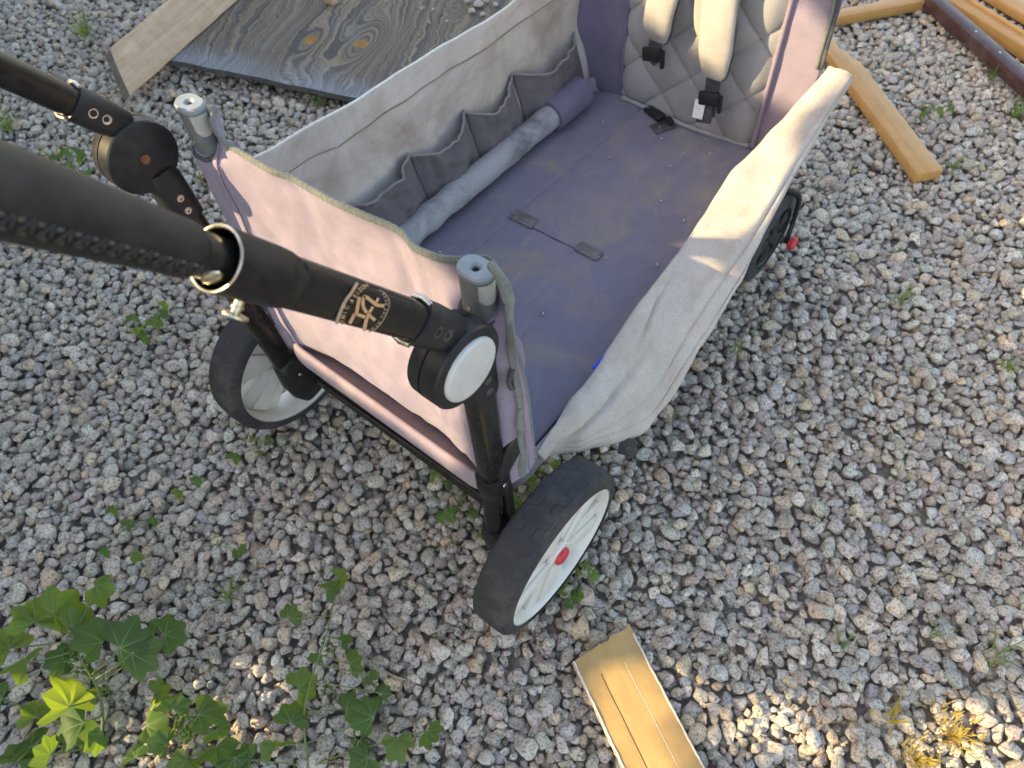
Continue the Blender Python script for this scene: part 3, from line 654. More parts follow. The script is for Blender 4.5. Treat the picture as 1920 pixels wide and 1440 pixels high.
s1, c1 = strap([(-0.035, 0.722, 0.60), (-0.044, 0.716, 0.50), (-0.050, 0.709, 0.44), (-0.052, 0.714, 0.392)], 0.0255, ((-0.004, 0.004, -0.02), (-0.006, 0.008, -0.032), (-0.016, 0.012, -0.046)))
s2, c2 = strap([(0.040, 0.722, 0.62), (0.046, 0.708, 0.52), (0.056, 0.700, 0.45), (0.061, 0.706, 0.372)], 0.0285, ((0.0, 0.004, -0.02), (0.0, 0.006, -0.042), (-0.002, 0.012, -0.075)))
box('care_tag', (0.019, 0.0012, 0.030), c2 + Vector((-0.011, -0.0075, -0.020)), M['tagwhite'], s2, frame((1, 0, 0.12), (-0.1, 0.3, 1)), 0.0004, 1)
box('tag_back', (0.026, 0.008, 0.036), c2 + Vector((-0.003, 0.0, -0.026)), M['strap'], s2, frame((1, 0.1, 0.2), (-0.1, 0.3, 1)), 0.003)
# loose padded flap behind the second strap
tube('strap_lining', curve([(0.016, 0.731, 0.60), (0.015, 0.728, 0.50), (0.020, 0.728, 0.44), (0.036, 0.730, 0.405)], 20), [0.02] * 15 + [0.019, 0.017, 0.014, 0.01, 0.004], M['pad'], s2, seg=20, ry=0.006, up=(0, 1, 0), ang=70)
# floor buckle
fb = box('floor_buckle', (0.044, 0.020, 0.010), W(1228, 212, 2, 0.248), M['plastic'], wagon, frame((1, -0.35, 0.05), (0, 0, 1)), 0.004)
tab('webbing_end', 1243, 238, 0.026, 0.042, -0.45, M['strap'], fb, 0.002)
box('buckle_prong', (0.020, 0.012, 0.008), W(1255, 226, 2, 0.250), M['plastic'], fb, frame((1, -0.6, 0), (0, 0, 1)), 0.003)

# ---- right side flap, fallen outwards
cres = [(1008, 850, .249), (1050, 785, .256), (1100, 716, .266), (1180, 596, .288), (1240, 510, .302), (1300, 426, .314), (1420, 276, .350), (1490, 195, .385), (1545, 134, .425)]
low = [(1010, 856, .240), (1050, 846, .220), (1100, 834, .205), (1175, 815, .185), (1222, 786, .185), (1290, 680, .238), (1390, 520, .288), (1485, 335, .345), (1592, 158, .410)]
C_ = [W(*a[:2], 2, a[2]) for a in cres]; L_ = [W(*a[:2], 2, a[2]) for a in low]; n = len(C_)
base_r = [Vector((0.206, min(0.72, max(0.05, c.y)), 0.232)) for c in C_]
r_in = [b_.lerp(c, 0.55) + Vector((0.012, 0, 0.0)) for b_, c in zip(base_r, C_)]
r1 = [c.lerp(l, 0.20) + Vector((0.006, 0, 0.010)) * min(1, i / 2) for i, (c, l) in enumerate(zip(C_, L_))]
r2 = [c.lerp(l, 0.5) + Vector((0.012, 0, 0.012)) * min(1, i / 2) for i, (c, l) in enumerate(zip(C_, L_))]
r3 = [c.lerp(l, 0.8) + Vector((0.007, 0, 0.008)) * min(1, i / 2) for i, (c, l) in enumerate(zip(C_, L_))]
tuck = [l + Vector((-0.006, 0.004, -0.014)) * min(1, i / 2) for i, l in enumerate(L_)]
G = net([base_r, r_in, C_, r1, r2, r3, L_, tuck], 150, 84)
N_ = normals(G)
for j in range(84):
    for i in range(150):
        u = i / 149; q = j / 83; p = G[j, i]; fd = min(1, u * 5) * min(1, (q) * 3)
        h = 0.007 * mn.fractal(Vector((p[0] * 8 + p[1] * 3, p[1] * 6, 12)), 0.6, 2, 3)
        h += 0.011 * math.exp(-((q - 0.60 + 0.55 * (u - 0.25)) / 0.028) ** 2) * math.exp(-((u - 0.28) / 0.16) ** 2)
        h += 0.008 * math.exp(-((q - 0.45 + 0.7 * (u - 0.42)) / 0.022) ** 2) * math.exp(-((u - 0.45) / 0.09) ** 2)
        h += 0.004 * math.sin((q * 14 + u * 30)) * math.exp(-((u - 0.16) / 0.08) ** 2) * math.exp(-((q - 0.75) / 0.15) ** 2)
        h -= 0.005 * math.exp(-((q - 0.50 - 0.15 * u) / 0.04) ** 2) * math.exp(-((u - 0.75) / 0.22) ** 2)
        h += 0.003 * math.exp(-((q - 0.70 - 0.04 * math.sin(u * 7)) / 0.012) ** 2)
        if abs(q - 0.80) < 0.012: h += 0.0018
        G[j, i] = p + N_[j, i] * h * fd
flap = sheet('side_flap', G, M['flap'], wagon, 0.0026)
hem = [G[j, 149] for j in range(26, 83, 2)]
tube('frayed_hem', hem, [0.0017 + 0.0008 * mn.noise(Vector((i * 1.3, 0, 0))) for i in range(len(hem))], M['flap'], flap, seg=8)
tube('seam', [G[66, i] + np.array((0.0006, 0, 0.0012)) for i in range(30, 146, 2)], 0.0009, M['flapseam'], flap, seg=6)
edge = [G[78, i] for i in range(2, 148, 2)]
tube('bottom_hem', edge, 0.0026, M['flap'], flap, seg=8)
box('hanging_tab', (0.024, 0.003, 0.038), W(1176, 838, 2, 0.165), M['strap'], flap, frame((1, 0.4, 0), (0.1, 0.2, 1)), 0.001, 1)
bt = curve([W(1118, 697, 2, 0.262), W(1142, 672, 2, 0.268), W(1166, 648, 2, 0.276)], 8)
tube('blue_tag', [p + np.array((-0.001, 0, 0)) for p in bt], 0.008, M['blue'], flap, seg=8, ry=0.0012, power=4, up=(0.6, 0, 1))

# ---- handle: knuckles, arms, sleeve, leather
A = Vector((0, -0.576, 0.817)); S = Vector((0, 0.817, 0.576)); X = Vector((1, 0, 0))
def armpt(x, d): return Vector((x, -0.094, 0.663)) + A * d
FR = frame(A, X)
def knuckle(xa, xb, cy, cz, outer):
    """barrel from xa to xb along x; face of interest at xb"""
    w_ = xb - xa; R_ = 0.0405; m_ = xa + w_ * 0.45
    k = lathe('knuckle', [(0, 0.034), (0.0015, 0.0385), (0.004, R_ - 0.0006), (m_ - xa - 0.001, R_), (m_ - xa - 0.0008, R_ - 0.002), (m_ - xa + 0.0008, R_ - 0.002), (m_ - xa + 0.001, R_), (w_ - 0.0025, R_), (w_ - 0.0006, R_ - 0.0012), (w_, R_ - 0.003), (w_ + 0.0002, 0.0)], M['plastic'], wagon, (xa, cy, cz), (1, 0, 0), 64, 30)
    return k
kn = knuckle(0.196, 0.2315, -0.062, 0.5805, True)
lathe('knuckle_cap', [(-0.002, 0.031), (0.0020, 0.031), (0.0036, 0.0300), (0.0045, 0.0275), (0.0052, 0.018), (0.0055, 0.0)], M['capwhite'], kn, (0.2315, -0.062, 0.5805), (1, 0, 0), 64, 40)
kf = knuckle(-0.256, -0.222, -0.062, 0.5810, False)
lathe('screw_recess', [(0, 0.0070), (0.0004, 0.0066), (0.0002, 0.0058), (-0.0001, 0.0)], M['plastic'], kf, (-0.2215, -0.062, 0.5810), (1, 0, 0), 24)
lathe('rusty_screw', [(0, 0.0054), (0.0009, 0.0050), (0.0006, 0.0018), (0.0002, 0.0)], M['rust'], kf, (-0.2212, -0.062, 0.5810), (1, 0, 0), 24)
arms = {}
for sg, ax in ((1, 0.2140), (-1, -0.2390)):
    d_end = 0.132 if sg > 0 else 0.42
    am = tube('handle_arm', [armpt(ax, q) for q in np.linspace(-0.02, d_end + 0.005, 12)], 0.0118, M['blackg'], wagon, seg=32, ry=0.0149, up=S, power=3.2, ang=60); arms[sg] = am
    dd = np.array([-0.050, -0.046, -0.02, 0.004, 0.0055, 0.0055])
    cpts = [armpt(ax, q) + S * o_ for q, o_ in zip(dd, (0.004, 0.003, 0.0, 0, 0, 0))]
    col_ = tube('arm_collar', [armpt(ax, q) for q in (-0.064, -0.058, -0.03, -0.002, 0.0, 0.0005)], [0.010, 0.0130, 0.0145, 0.0145, 0.0140, 0.0122], M['plastic'], am, seg=32, ry=[0.012, 0.0158, 0.0180, 0.0180, 0.0176, 0.0155], up=S, power=3.0, ang=50)
    for q in (-0.017, -0.032):
        c_ = armpt(ax, q) + X * 0.0142
        lathe('rivet', [(0, 0.0052), (0.0005, 0.0050), (0.0002, 0.0034), (-0.0001, 0.0)], M['rivet'] if sg > 0 else M['steel'], col_, c_, (1, 0, 0), 24)
        lathe('rivet_hole', [(0, 0.0024), (0.0004, 0.0)], M['dark'], col_, c_ + X * 0.0003, (1, 0, 0), 16)
    for q in (-1, 1):
        tube('collar_clip', [armpt(ax, 0.001) + S * (q * 0.0162) + X * (-0.008), armpt(ax, 0.002) + S * (q * 0.0178) , armpt(ax, 0.001) + S * (q * 0.0162) + X * 0.008], 0.0026, M['steel'], col_, seg=10)
# sleeve on the near arm: wide open collar with a brass rim, thin inner tube, bolts
ax = 0.2140; d0, d1 = 0.1330, 0.1900
ar = arms[1]
sl = lathe('sleeve', [(0.0, 0.0125), (0.003, 0.0150), (0.010, 0.0166), (0.018, 0.0172), (d1 - d0, 0.0176), (d1 - d0 + 0.0006, 0.0170), (d1 - d0 + 0.0004, 0.0160), (d1 - d0 - 0.03, 0.0157), (d1 - d0 - 0.03, 0.002)], M['black'], ar, armpt(ax, d0), A, 48, 40)
rimc = [armpt(ax, d1 + 0.0002) + X * (0.0169 * math.cos(a)) + S * (0.0169 * math.sin(a)) for a in np.linspace(0, 2 * math.pi, 41)]
tube('sleeve_rim', rimc, 0.0008, M['steel'], sl, seg=8, cap=False)
inner_t = tube('inner_tube', [armpt(ax, q) for q in np.linspace(d1 - 0.03, d1 + 0.03, 6)], 0.0116, M['blackg'], ar, seg=24, ry=0.0116, up=S)
lathe('bolt_head', [(0, 0.0055), (0.0012, 0.0053), (0.0022, 0.0036), (0.0026, 0.0)], M['brass'], inner_t, armpt(ax, d1 + 0.006) + (X * 0.80 - S * 0.60) * 0.0114, X * 0.80 - S * 0.60, 20)
wb_o = armpt(ax, d0 + 0.030) - S * 0.0168
lathe('thumb_bolt', [(0, 0.0028), (0.004, 0.0028), (0.0042, 0.0038), (0.0052, 0.0038), (0.0054, 0.0028), (0.0085, 0.0028), (0.0087, 0.0078), (0.0100, 0.0078), (0.0104, 0.0065), (0.0105, 0.0)], M['brass'], sl, wb_o, -S + X * 0.1, 24)
# leather grip wraps the near arm, the cross bar and (out of view) the far arm end
gx = [armpt(ax, q) for q in np.linspace(d1 + 0.0135, 0.40, 60)]
corner = [armpt(ax, 0.43) + X * -0.004, armpt(ax, 0.455) + X * -0.018, armpt(ax, 0.468) + X * -0.045]
cross = [armpt(xx, 0.472) for xx in np.linspace(0.13, -0.155, 12)]
corner2 = [armpt(-0.239, 0.468) + X * 0.045, armpt(-0.239, 0.455) + X * 0.018, armpt(-0.239, 0.43) + X * 0.004, armpt(-0.239, 0.40)]
gp = gx + corner + cross + corner2
GR = lambda d: 0.0140 + 0.0042 * sstep(0.20, 0.31, d)
rr_ = [0.0112, 0.0132, 0.0139] + [GR(d1 + 0.0135 + (0.21 - 0.0135) * i / 59) + 0.0003 * mn.noise(Vector((i * 0.35, 2, 2))) for i in range(3, len(gp))]
grip = tube('leather_grip', gp, rr_, M['leather'], wagon, seg=40, up=X, ang=80)
sv, sf = [], []; gr = 0.0179
def gsurf(d, ph, r): return armpt(ax, d) + (X * math.cos(ph) - S * math.sin(ph)) * r
for k in range(26):
    d = d1 + 0.018 + k * 0.0075; ph = 0.36; gr = GR(d) + 0.0001
    a_, b_, c_ = gsurf(d, ph - 0.26, gr), gsurf(d + 0.0038, ph + 0.26, gr + 0.0002), gsurf(d + 0.0075, ph - 0.26, gr)
    for (p, q) in ((a_, b_), (b_, c_)):
        mid_ = (p + q) / 2; nn = (mid_ - armpt(ax, d + 0.0028)); nn = nn - A * nn.dot(A); mid_ += nn.normalized() * 0.0006
        tubemesh([p, mid_, q], [0.0009, 0.0015, 0.0009], 6, v=sv, f=sf)
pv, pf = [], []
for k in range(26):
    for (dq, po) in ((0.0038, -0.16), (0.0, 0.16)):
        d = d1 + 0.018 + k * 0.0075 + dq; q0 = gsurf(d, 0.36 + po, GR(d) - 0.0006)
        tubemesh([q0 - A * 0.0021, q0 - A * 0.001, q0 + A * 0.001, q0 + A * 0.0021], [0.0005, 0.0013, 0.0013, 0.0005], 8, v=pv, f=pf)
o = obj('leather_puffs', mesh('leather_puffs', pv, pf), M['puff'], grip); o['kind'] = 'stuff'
o = obj('stitching', mesh('stitching', sv, sf), M['thread'], grip); o['kind'] = 'stuff'
seam_ = [gsurf(d1 + 0.019 + q, 0.36, GR(d1 + 0.019 + q) - 0.0003) for q in np.linspace(0, 0.19, 30)]
tube('grip_seam', seam_, 0.0007, M['dark'], grip, seg=6)
# ---- printed emblem and lettering on the near arm
XF = ax + 0.01185
def dp(zx, zy, lift=0.0): return W(600 + zx / 8.0, 500 + zy / 8.0, 0, XF + 0.0003 + lift)
emb = None
def stroke(pts, w0, n=None, m_=None, name='emblem_stroke'):
    pts = [np.array(p, float) for p in pts]; cpts = curve([(x, y, 0) for x, y in pts], n or 12) if len(pts) > 2 else [np.array((*pts[0], 0)), np.array((*pts[1], 0))]
    v, f = [], []
    for i, p in enumerate(cpts):
        t_ = cpts[min(i + 1, len(cpts) - 1)] - cpts[max(i - 1, 0)]; t_ = t_ / np.linalg.norm(t_); nn = np.array((-t_[1], t_[0]))
        v += [dp(p[0] + nn[0] * w0 / 2, p[1] + nn[1] * w0 / 2), dp(p[0] - nn[0] * w0 / 2, p[1] - nn[1] * w0 / 2)]
        if i: f.append((2 * i - 2, 2 * i - 1, 2 * i + 1, 2 * i))
    return obj(name, mesh(name, v, f), m_ or M['decal'], emb, False)
emb = stroke([(565, 235), (480, 380), (380, 520), (300, 690), (245, 860)], 48, 14, M['decal2'], 'emblem')
emb.parent = ar
stroke([(880, 345), (965, 390), (1030, 480), (1042, 570), (1000, 700), (930, 830), (830, 940), (730, 985)], 12, 24, M['decal2'])
stroke([(592, 455), (548, 690)], 52); stroke([(520, 705), (445, 855)], 50); stroke([(520, 700), (695, 765)], 50)
stroke([(795, 600), (740, 690)], 44); stroke([(735, 700), (695, 800), (662, 965)], 54, 10); stroke([(745, 735), (828, 805)], 50)
stroke([(700, 690), (650, 600), (645, 510), (665, 440)], 50, 12); stroke([(655, 445), (700, 460), (780, 520), (860, 575), (965, 590)], 52, 16); stroke([(876, 470), (845, 530)], 38)
def glyph(ch, zx, zy, ang, size, m_):
    cu = bpy.data.curves.new('glyph', 'FONT'); cu.body = ch; cu.size = 1.0; cu.align_x = 'CENTER'; cu.align_y = 'CENTER'; cu.offset = 0.018
    to = bpy.data.objects.new('glyph', cu); COL.objects.link(to); bpy.context.view_layer.update()
    me0 = to.evaluated_get(bpy.context.evaluated_depsgraph_get()).to_mesh(); ca, sa = math.cos(ang), math.sin(ang)
    v = []
    for q in me0.vertices:
        x, y = q.co.x * size * 1.05, q.co.y * size * 1.25; v.append(dp(zx + x * ca - y * sa, zy - (x * sa + y * ca), 0.0001))
    f = [tuple(p.vertices) for p in me0.polygons]; to.to_mesh_clear(); bpy.data.objects.remove(to); bpy.data.curves.remove(cu)
    if v: obj('printed_letter', mesh('printed_letter', v, f), m_, emb, False)
for ch, x, y, a in (('O', 338, 840, 80), ('N', 352, 755, 79), ('I', 368, 692, 76), ('C', 400, 612, 70), ('A', 478, 515, 58), ('R', 530, 442, 53), ('I', 566, 398, 50), ('Z', 602, 352, 48), ('O', 645, 312, 42), ('N', 690, 283, 36)):
    glyph(ch, x, y, math.radians(a), 72, M['decal'])
for ch, x, y, a in (('E', 735, 968, 22), ('D', 795, 940, 32), ('I', 852, 888, 45), ('N', 888, 845, 50), ('T', 938, 760, 60), ('H', 966, 700, 66), ('E', 984, 640, 74), ('D', 1000, 560, 84), ('E', 1000, 505, 95), ('S', 985, 450, 108), ('E', 958, 405, 122)):
    glyph(ch, x, y, math.radians(a), 56, M['decal2'])

# ---- legs
def leg(sg):
    if sg > 0: top_, mid_, bot = Vector((0.2085, -0.034, 0.545)), Vector((0.206, -0.027, 0.30)), Vector((0.206, -0.034, 0.150))
    else: top_, mid_, bot = Vector((-0.231, -0.052, 0.545)), Vector((-0.212, -0.038, 0.29)), Vector((-0.204, -0.028, 0.125))
    lg = tube('leg', [top_.lerp(mid_, q) for q in np.linspace(0, 1, 6)], 0.0125, M['blackg'], wagon, seg=24, ry=0.0165, up=(0, 1, 0), power=3, ang=60)
    dn = (mid_ - top_).normalized()
    cl = tube('leg_collar', [top_ + dn * q for q in (-0.012, 0.0, 0.050, 0.056, 0.0565)], [0.013, 0.0150, 0.0150, 0.0145, 0.012], M['plastic'], lg, seg=24, ry=[0.016, 0.0195, 0.0195, 0.019, 0.016], up=(0, 1, 0), power=3.2, ang=50)
    for q in (0.022, 0.040):
        lathe('rivet', [(0, 0.0046), (0.0006, 0.0044), (0.0002, 0.003), (0.0, 0.0)], M['steel'] if sg < 0 else M['rivet'], cl, top_ + dn * q + X * 0.0150, (1, 0, 0), 20)
    if sg > 0:
        tube('leg_clamp', [mid_ + Vector((0, 0, q)) for q in (0.020, 0.018, -0.012, -0.026, -0.028)], [0.0150, 0.0158, 0.0158, 0.0145, 0.011], M['black'], lg, seg=24, ry=[0.0195, 0.0205, 0.0205, 0.018, 0.014], up=(0, 1, 0), power=3, ang=50)
        lathe('clamp_pin', [(0, 0.0032), (0.0014, 0.0028), (0.0016, 0)], M['steel'], lg, mid_ + Vector((0.0157, 0.002, -0.004)), (1, 0, 0), 16)
        tube('leg_stay', [mid_ + Vector((0, -0.006, -0.02)), bot + Vector((0, -0.006, 0.0))], 0.0105, M['black'], lg, seg=18)
        tube('leg_stay', [mid_ + Vector((0.004, 0.016, -0.01)), bot + Vector((0.006, 0.022, 0.0))], 0.0085, M['black'], lg, seg=18)
        hs = tube('wheel_fork', [bot + Vector(q) for q in ((0, 0, 0.028), (0, 0, 0.020), (0.002, 0.006, 0.0), (0.004, 0.020, -0.028), (0.004, 0.024, -0.045), (0.004, 0.024, -0.048))], [0.014, 0.0165, 0.0175, 0.0175, 0.015, 0.010], M['plastic'], lg, seg=24, ry=[0.016, 0.020, 0.026, 0.026, 0.021, 0.014], up=(0, 1, 0), power=3.2, ang=60)
        lathe('release_button', [(0, 0.0052), (0.001, 0.005), (0.0014, 0)], M['orange'], hs, bot + Vector((0.0178, 0.0, -0.006)), (1, -0.2, 0.2), 16)
        lk = tube('link_tube', curve([(0.212, -0.024, 0.315), (0.217, -0.010, 0.345), (0.219, 0.002, 0.368), (0.214, 0.012, 0.378)], 14), [0.0115] * 10 + [0.0118, 0.0115, 0.0095, 0.005], M['plastic'], lg, seg=20, ang=70)
        dr = [Vector((0.229, -0.004, 0.500)) + Vector((0.001 * math.sin(a), 0.0075 * math.cos(a), 0.017 * math.sin(a))) for a in np.linspace(0, 2 * math.pi, 21)]
        tube('loop_ring', dr, 0.0028, M['strap'], rear, seg=8, cap=False)
    else:
        tube('leg_stay', [mid_ + Vector((0, 0, 0.01)), bot + Vector((0, 0, 0.03))], 0.0122, M['blackg'], lg, seg=24, ry=0.0162, up=(0, 1, 0), power=3, ang=60)
        tube('wheel_fork', [bot + Vector(q) for q in ((-0.002, -0.002, 0.075), (0, 0, 0.068), (0, 0.006, 0.03), (-0.004, 0.018, 0.0), (-0.006, 0.026, -0.030), (-0.006, 0.028, -0.034))], [0.013, 0.0168, 0.0175, 0.0175, 0.015, 0.010], M['plastic'], lg, seg=24, ry=[0.017, 0.0215, 0.028, 0.034, 0.028, 0.018], up=(0, 1, 0), power=3.2, ang=60)
        lathe('clamp_pin', [(0, 0.0032), (0.0014, 0.0028), (0.0016, 0)], M['steel'], lg, bot + Vector((0.0172, 0.004, 0.046)), (1, 0, 0), 16)
        lathe('fold_knob', [(0, 0.006), (0.012, 0.0065), (0.016, 0.005), (0.017, 0.0)], M['plastic'], wagon, (-0.228, 0.006, 0.510), (-0.6, -0.8, 0), 20)
leg(1); leg(-1)
tube('cross_tube', [W(912, 936, 1, -0.016), W(780, 843, 1, -0.016), W(640, 746, 1, -0.016), W(600, 716, 1, -0.016)], 0.0052, M['black'], wagon, seg=16)
# chassis under the tray
for xx in (-0.16, 0.16): tube('chassis_rail', [(xx, 0.0, 0.192), (xx, 0.38, 0.190), (xx, 0.76, 0.192)], 0.011, M['black'], wagon, seg=14)
tube('rear_axle', [(-0.235, 0, 0.1285), (0.235, 0, 0.1285)], 0.0075, M['black'], wagon, seg=14)
tube('front_cross_tube', [(-0.20, 0.745, 0.192), (0.20, 0.745, 0.192)], 0.010, M['black'], wagon, seg=14)

# ---- wheels
def wheel_meshes(R_, RR, wdt, tread=True):
    # tyre: dense ring with zigzag grooves
    na, ns = (560, 60) if tread else (120, 26)
    v = []; f = []; hw = wdt / 2
    for i in range(na):
        th = 2 * math.pi * i / na; cell = th / (2 * math.pi) * 22
        for j in range(ns):
            s = -1 + 2 * j / (ns - 1)                 # across: bead to bead
            w_ = hw * math.sin(s * math.pi / 2 * 0.98) ** 1 if False else hw * (math.copysign(1 - (1 - abs(s)) ** 1.7, s))
            k = abs(s); rr2 = R_ - (R_ - RR + 0.002) * max(0, (k - 0.50) / 0.50) ** 1.9 - 0.0035 * k ** 2
            if tread and k < 0.92:
                cx_ = (cell % 1.0); a_ = abs(cx_ - 0.5) * 2
                tgt = 0.16 + 0.34 * sstep(0.25, 0.75, a_); tgt2 = 0.66 + 0.16 * (1 if a_ < 0.45 else 0)
                d_ = min(abs(k - tgt) * hw * 1.4, abs(k - tgt2) * hw * 1.4 if a_ > 0.1 else 1)
                d_ = min(d_, abs(cx_ - 0.5) * 2 * math.pi * R_ / 22 if 0.5 < k < 0.8 else 1)
                rr2 -= 0.0013 * max(0, 1 - (d_ / 0.0012) ** 2)
            v.append((w_, rr2 * math.cos(th), rr2 * math.sin(th)))
    for i in range(na):
        for j in range(ns - 1):
            i2 = (i + 1) % na; f.append((i * ns + j, i * ns + j + 1, i2 * ns + j + 1, i2 * ns + j))
    return mesh('tyre', v, f)
def spoke_mesh(r0, r1, w0, w1, th):
    bm = bmesh.new(); P = []
    for x in (-th / 2, th / 2):
        P += [bm.verts.new((x, -w0 / 2, r0)), bm.verts.new((x, w0 / 2, r0)), bm.verts.new((x, w1 / 2, r1)), bm.verts.new((x, -w1 / 2, r1))]
    for q in ((0, 1, 2, 3), (7, 6, 5, 4), (0, 4, 5, 1), (1, 5, 6, 2), (2, 6, 7, 3), (3, 7, 4, 0)): bm.faces.new([P[i] for i in q])
    bmesh.ops.recalc_face_normals(bm, faces=bm.faces); bmesh.ops.bevel(bm, geom=list(bm.edges), offset=0.002, segments=2, profile=0.5, affect='EDGES')
    me = bpy.data.meshes.new('spoke'); bm.to_mesh(me); bm.free(); return me
def wheel(cx, cy, R_, RR, wdt, side, rot, tread, RM_='rim'):
    w = bpy.data.objects.new('wheel', None); COL.objects.link(w); w.parent = wagon; w.location = (cx, cy, R_ + 0.001); w.empty_display_size = 0.05
    ty = obj('tyre', wheel_meshes(R_, RR, wdt, tread), M['tyre'], w)
    hw = wdt / 2
    rim = lathe('rim', [(-hw * 0.86, RR + 0.001), (-hw * 0.92, RR - 0.001), (-hw * 0.92, RR - 0.0065), (-hw * 0.80, RR - 0.009), (-hw * 0.3, RR - 0.011), (hw * 0.3, RR - 0.011), (hw * 0.80, RR - 0.009), (hw * 0.92, RR - 0.0065), (hw * 0.92, RR - 0.001), (hw * 0.86, RR + 0.001)], M[RM_], w, (0, 0, 0), (1, 0, 0), 96, 35, close=True)
    sm = spoke_mesh(0.010, RR - 0.009, 0.036, 0.098, 0.016); sm.materials.append(M[RM_])
    rb = spoke_mesh(0.018, RR - 0.014, 0.014, 0.034, 0.006); rb.materials.append(M[RM_])
    for k in range(5):
        a = rot + 2 * math.pi * k / 5
        s_ = obj('spoke', sm, None, w, True); s_.rotation_euler = (a, 0, 0); s_.location = (side * 0.008, 0, 0); s_.data.set_sharp_from_angle(angle=0.6)
        for q in (1, -1):
            r_ = obj('spoke_rib', rb, None, w, True); r_.rotation_euler = (a, 0, 0); r_.location = (side * 0.008 + q * 0.0105, 0, 0); r_.data.set_sharp_from_angle(angle=0.6)
    hub = lathe('hub', [(-hw * 0.95, 0.014), (-hw * 0.95, 0.020), (-hw * 0.85, 0.022), (hw * 0.70, 0.022), (hw * 0.80, 0.020), (hw * 0.80, 0.014)], M[RM_], w, (0, 0, 0), (1, 0, 0), 40, 35)
    lathe('hub_cap', [(hw * 0.78, 0.0135), (hw * 0.92, 0.0135), (hw * 1.0, 0.0120), (hw * 1.06, 0.007), (hw * 1.08, 0.0)] if side > 0 else [(-hw * 0.78, 0.0135), (-hw * 0.92, 0.0135), (-hw * 1.0, 0.0120), (-hw * 1.06, 0.007), (-hw * 1.08, 0.0)], M['red' if RM_ == 'rim' else 'plastic'], w, (0, 0, 0), (1, 0, 0), 32, 40)
    return w
wheel(0.2645, 0.0, 0.1283, 0.1135, 0.058, 1, 0.35, True)
wheel(-0.2645, 0.0, 0.1283, 0.1135, 0.058, -1, 0.9, True)
for sx in (1, -1):
    fwh = wheel(sx * 0.203, 0.738, 0.090, 0.066, 0.046, sx, 0.2, False, 'plastic')
    ff = tube('caster_fork', curve([(sx * 0.20, 0.735, 0.185), (sx * 0.222, 0.755, 0.188), (sx * 0.236, 0.772, 0.168), (sx * 0.241, 0.770, 0.12), (sx * 0.2445, 0.757, 0.092), (sx * 0.2455, 0.750, 0.082)], 24), 0.0065, M['black'], wagon, seg=16, ry=0.004, up=(1, 0, 0), ang=60)
    lathe('brake_knob', [(0, 0.012), (0.008, 0.0125), (0.012, 0.010), (0.0135, 0.0)] if sx > 0 else [(0, 0.012), (-0.008, 0.0125), (-0.012, 0.010), (-0.0135, 0.0)], M['red'], ff, (sx * 0.2515, 0.752, 0.087), (1, 0, 0), 24)

# ================================================================== timber lying around
def board(name, label, cat, p_near, p_far, width, th, zt, mat_, side=1, notch=None, tilt=0.0, bev=0.002, seed=0, endmat=None):
    """p_near, p_far: ends of one long top edge on the plane z=zt; width grows to the given side. Local x runs along the board."""
    a = Vector((p_near[0], p_near[1], zt)); b_ = Vector((p_far[0], p_far[1], zt)); x = (b_ - a); L_ = x.length; x.normalize()
    y = Vector((0, 0, 1)).cross(x) * side
    bm = bmesh.new(); n = 24; vs = []
    for i in range(n + 1):
        q = i / n * L_; row = []
        cut = notch(i / n) if notch else 0.0
        for (yy, zz) in ((0, -th), (width - cut, -th), (width - cut, 0), (0, 0)):
            row.append(bm.verts.new((q + 0.0012 * mn.noise(Vector((i, yy * 50, zz * 50 + seed))), side * yy + 0.0010 * mn.noise(Vector((i * 0.9, yy * 9, seed))), zz + 0.0008 * mn.noise(Vector((i * 0.7, yy * 30, seed + 4))))))
        vs.append(row)
    for i in range(n):
        for k in range(4): bm.faces.new((vs[i][k], vs[i][(k + 1) % 4], vs[i + 1][(k + 1) % 4], vs[i + 1][k]))
    bm.faces.new(vs[0][::-1]); bm.faces.new(vs[-1])
    bmesh.ops.recalc_face_normals(bm, faces=bm.faces)
    le = [e for e in bm.edges if e.calc_face_angle(0) > 0.8]
    bmesh.ops.bevel(bm, geom=le, offset=bev, segments=2, profile=0.5, affect='EDGES')
    o = sharp(bmobj(name, bm, mat_, None), 40)
    o.matrix_world = Matrix.Translation(a) @ Matrix((x, Vector((0, 0, 1)).cross(x), Vector((0, 0, 1)))).transposed().to_4x4()
    if endmat:
        o.data.materials.append(endmat)
        for p in o.data.polygons:
            if abs(p.normal.x) > 0.8 and p.center.x < 0.02: p.material_index = 1
    return tag(o, label, cat)
# weathered plywood sheet
e = Vector((0.9508, 0.3099, 0)); nn = Vector((-0.3099, 0.9508, 0)); A0 = Vector((-1.27, 0.482, 0.035))
PL, PW, PT = 1.06, 0.98, 0.014; xo_ = -0.06
bm = bmesh.new(); nx_, ny_ = 40, 30; top_v = []; bot_v = []
for j in range(ny_ + 1):
    for i in range(nx_ + 1):
        x = xo_ + PL * i / nx_; y = PW * j / ny_
        if j == 0: y += 0.004 * mn.noise(Vector((x * 14, 0, 0)))
        zz = 0.003 * mn.noise(Vector((x * 3, y * 3, 0))) + 0.006 * (x / PL) ** 2
        top_v.append(bm.verts.new((x, y, zz))); bot_v.append(bm.verts.new((x, y, zz - PT)))
W_ = nx_ + 1
for j in range(ny_):
    for i in range(nx_):
        q = (j * W_ + i, j * W_ + i + 1, (j + 1) * W_ + i + 1, (j + 1) * W_ + i)
        bm.faces.new([top_v[k] for k in q]); bm.faces.new([bot_v[k] for k in q[::-1]])
def rim_(ids):
    for a, b_ in zip(ids[:-1], ids[1:]): bm.faces.new((bot_v[a], bot_v[b_], top_v[b_], top_v[a]))
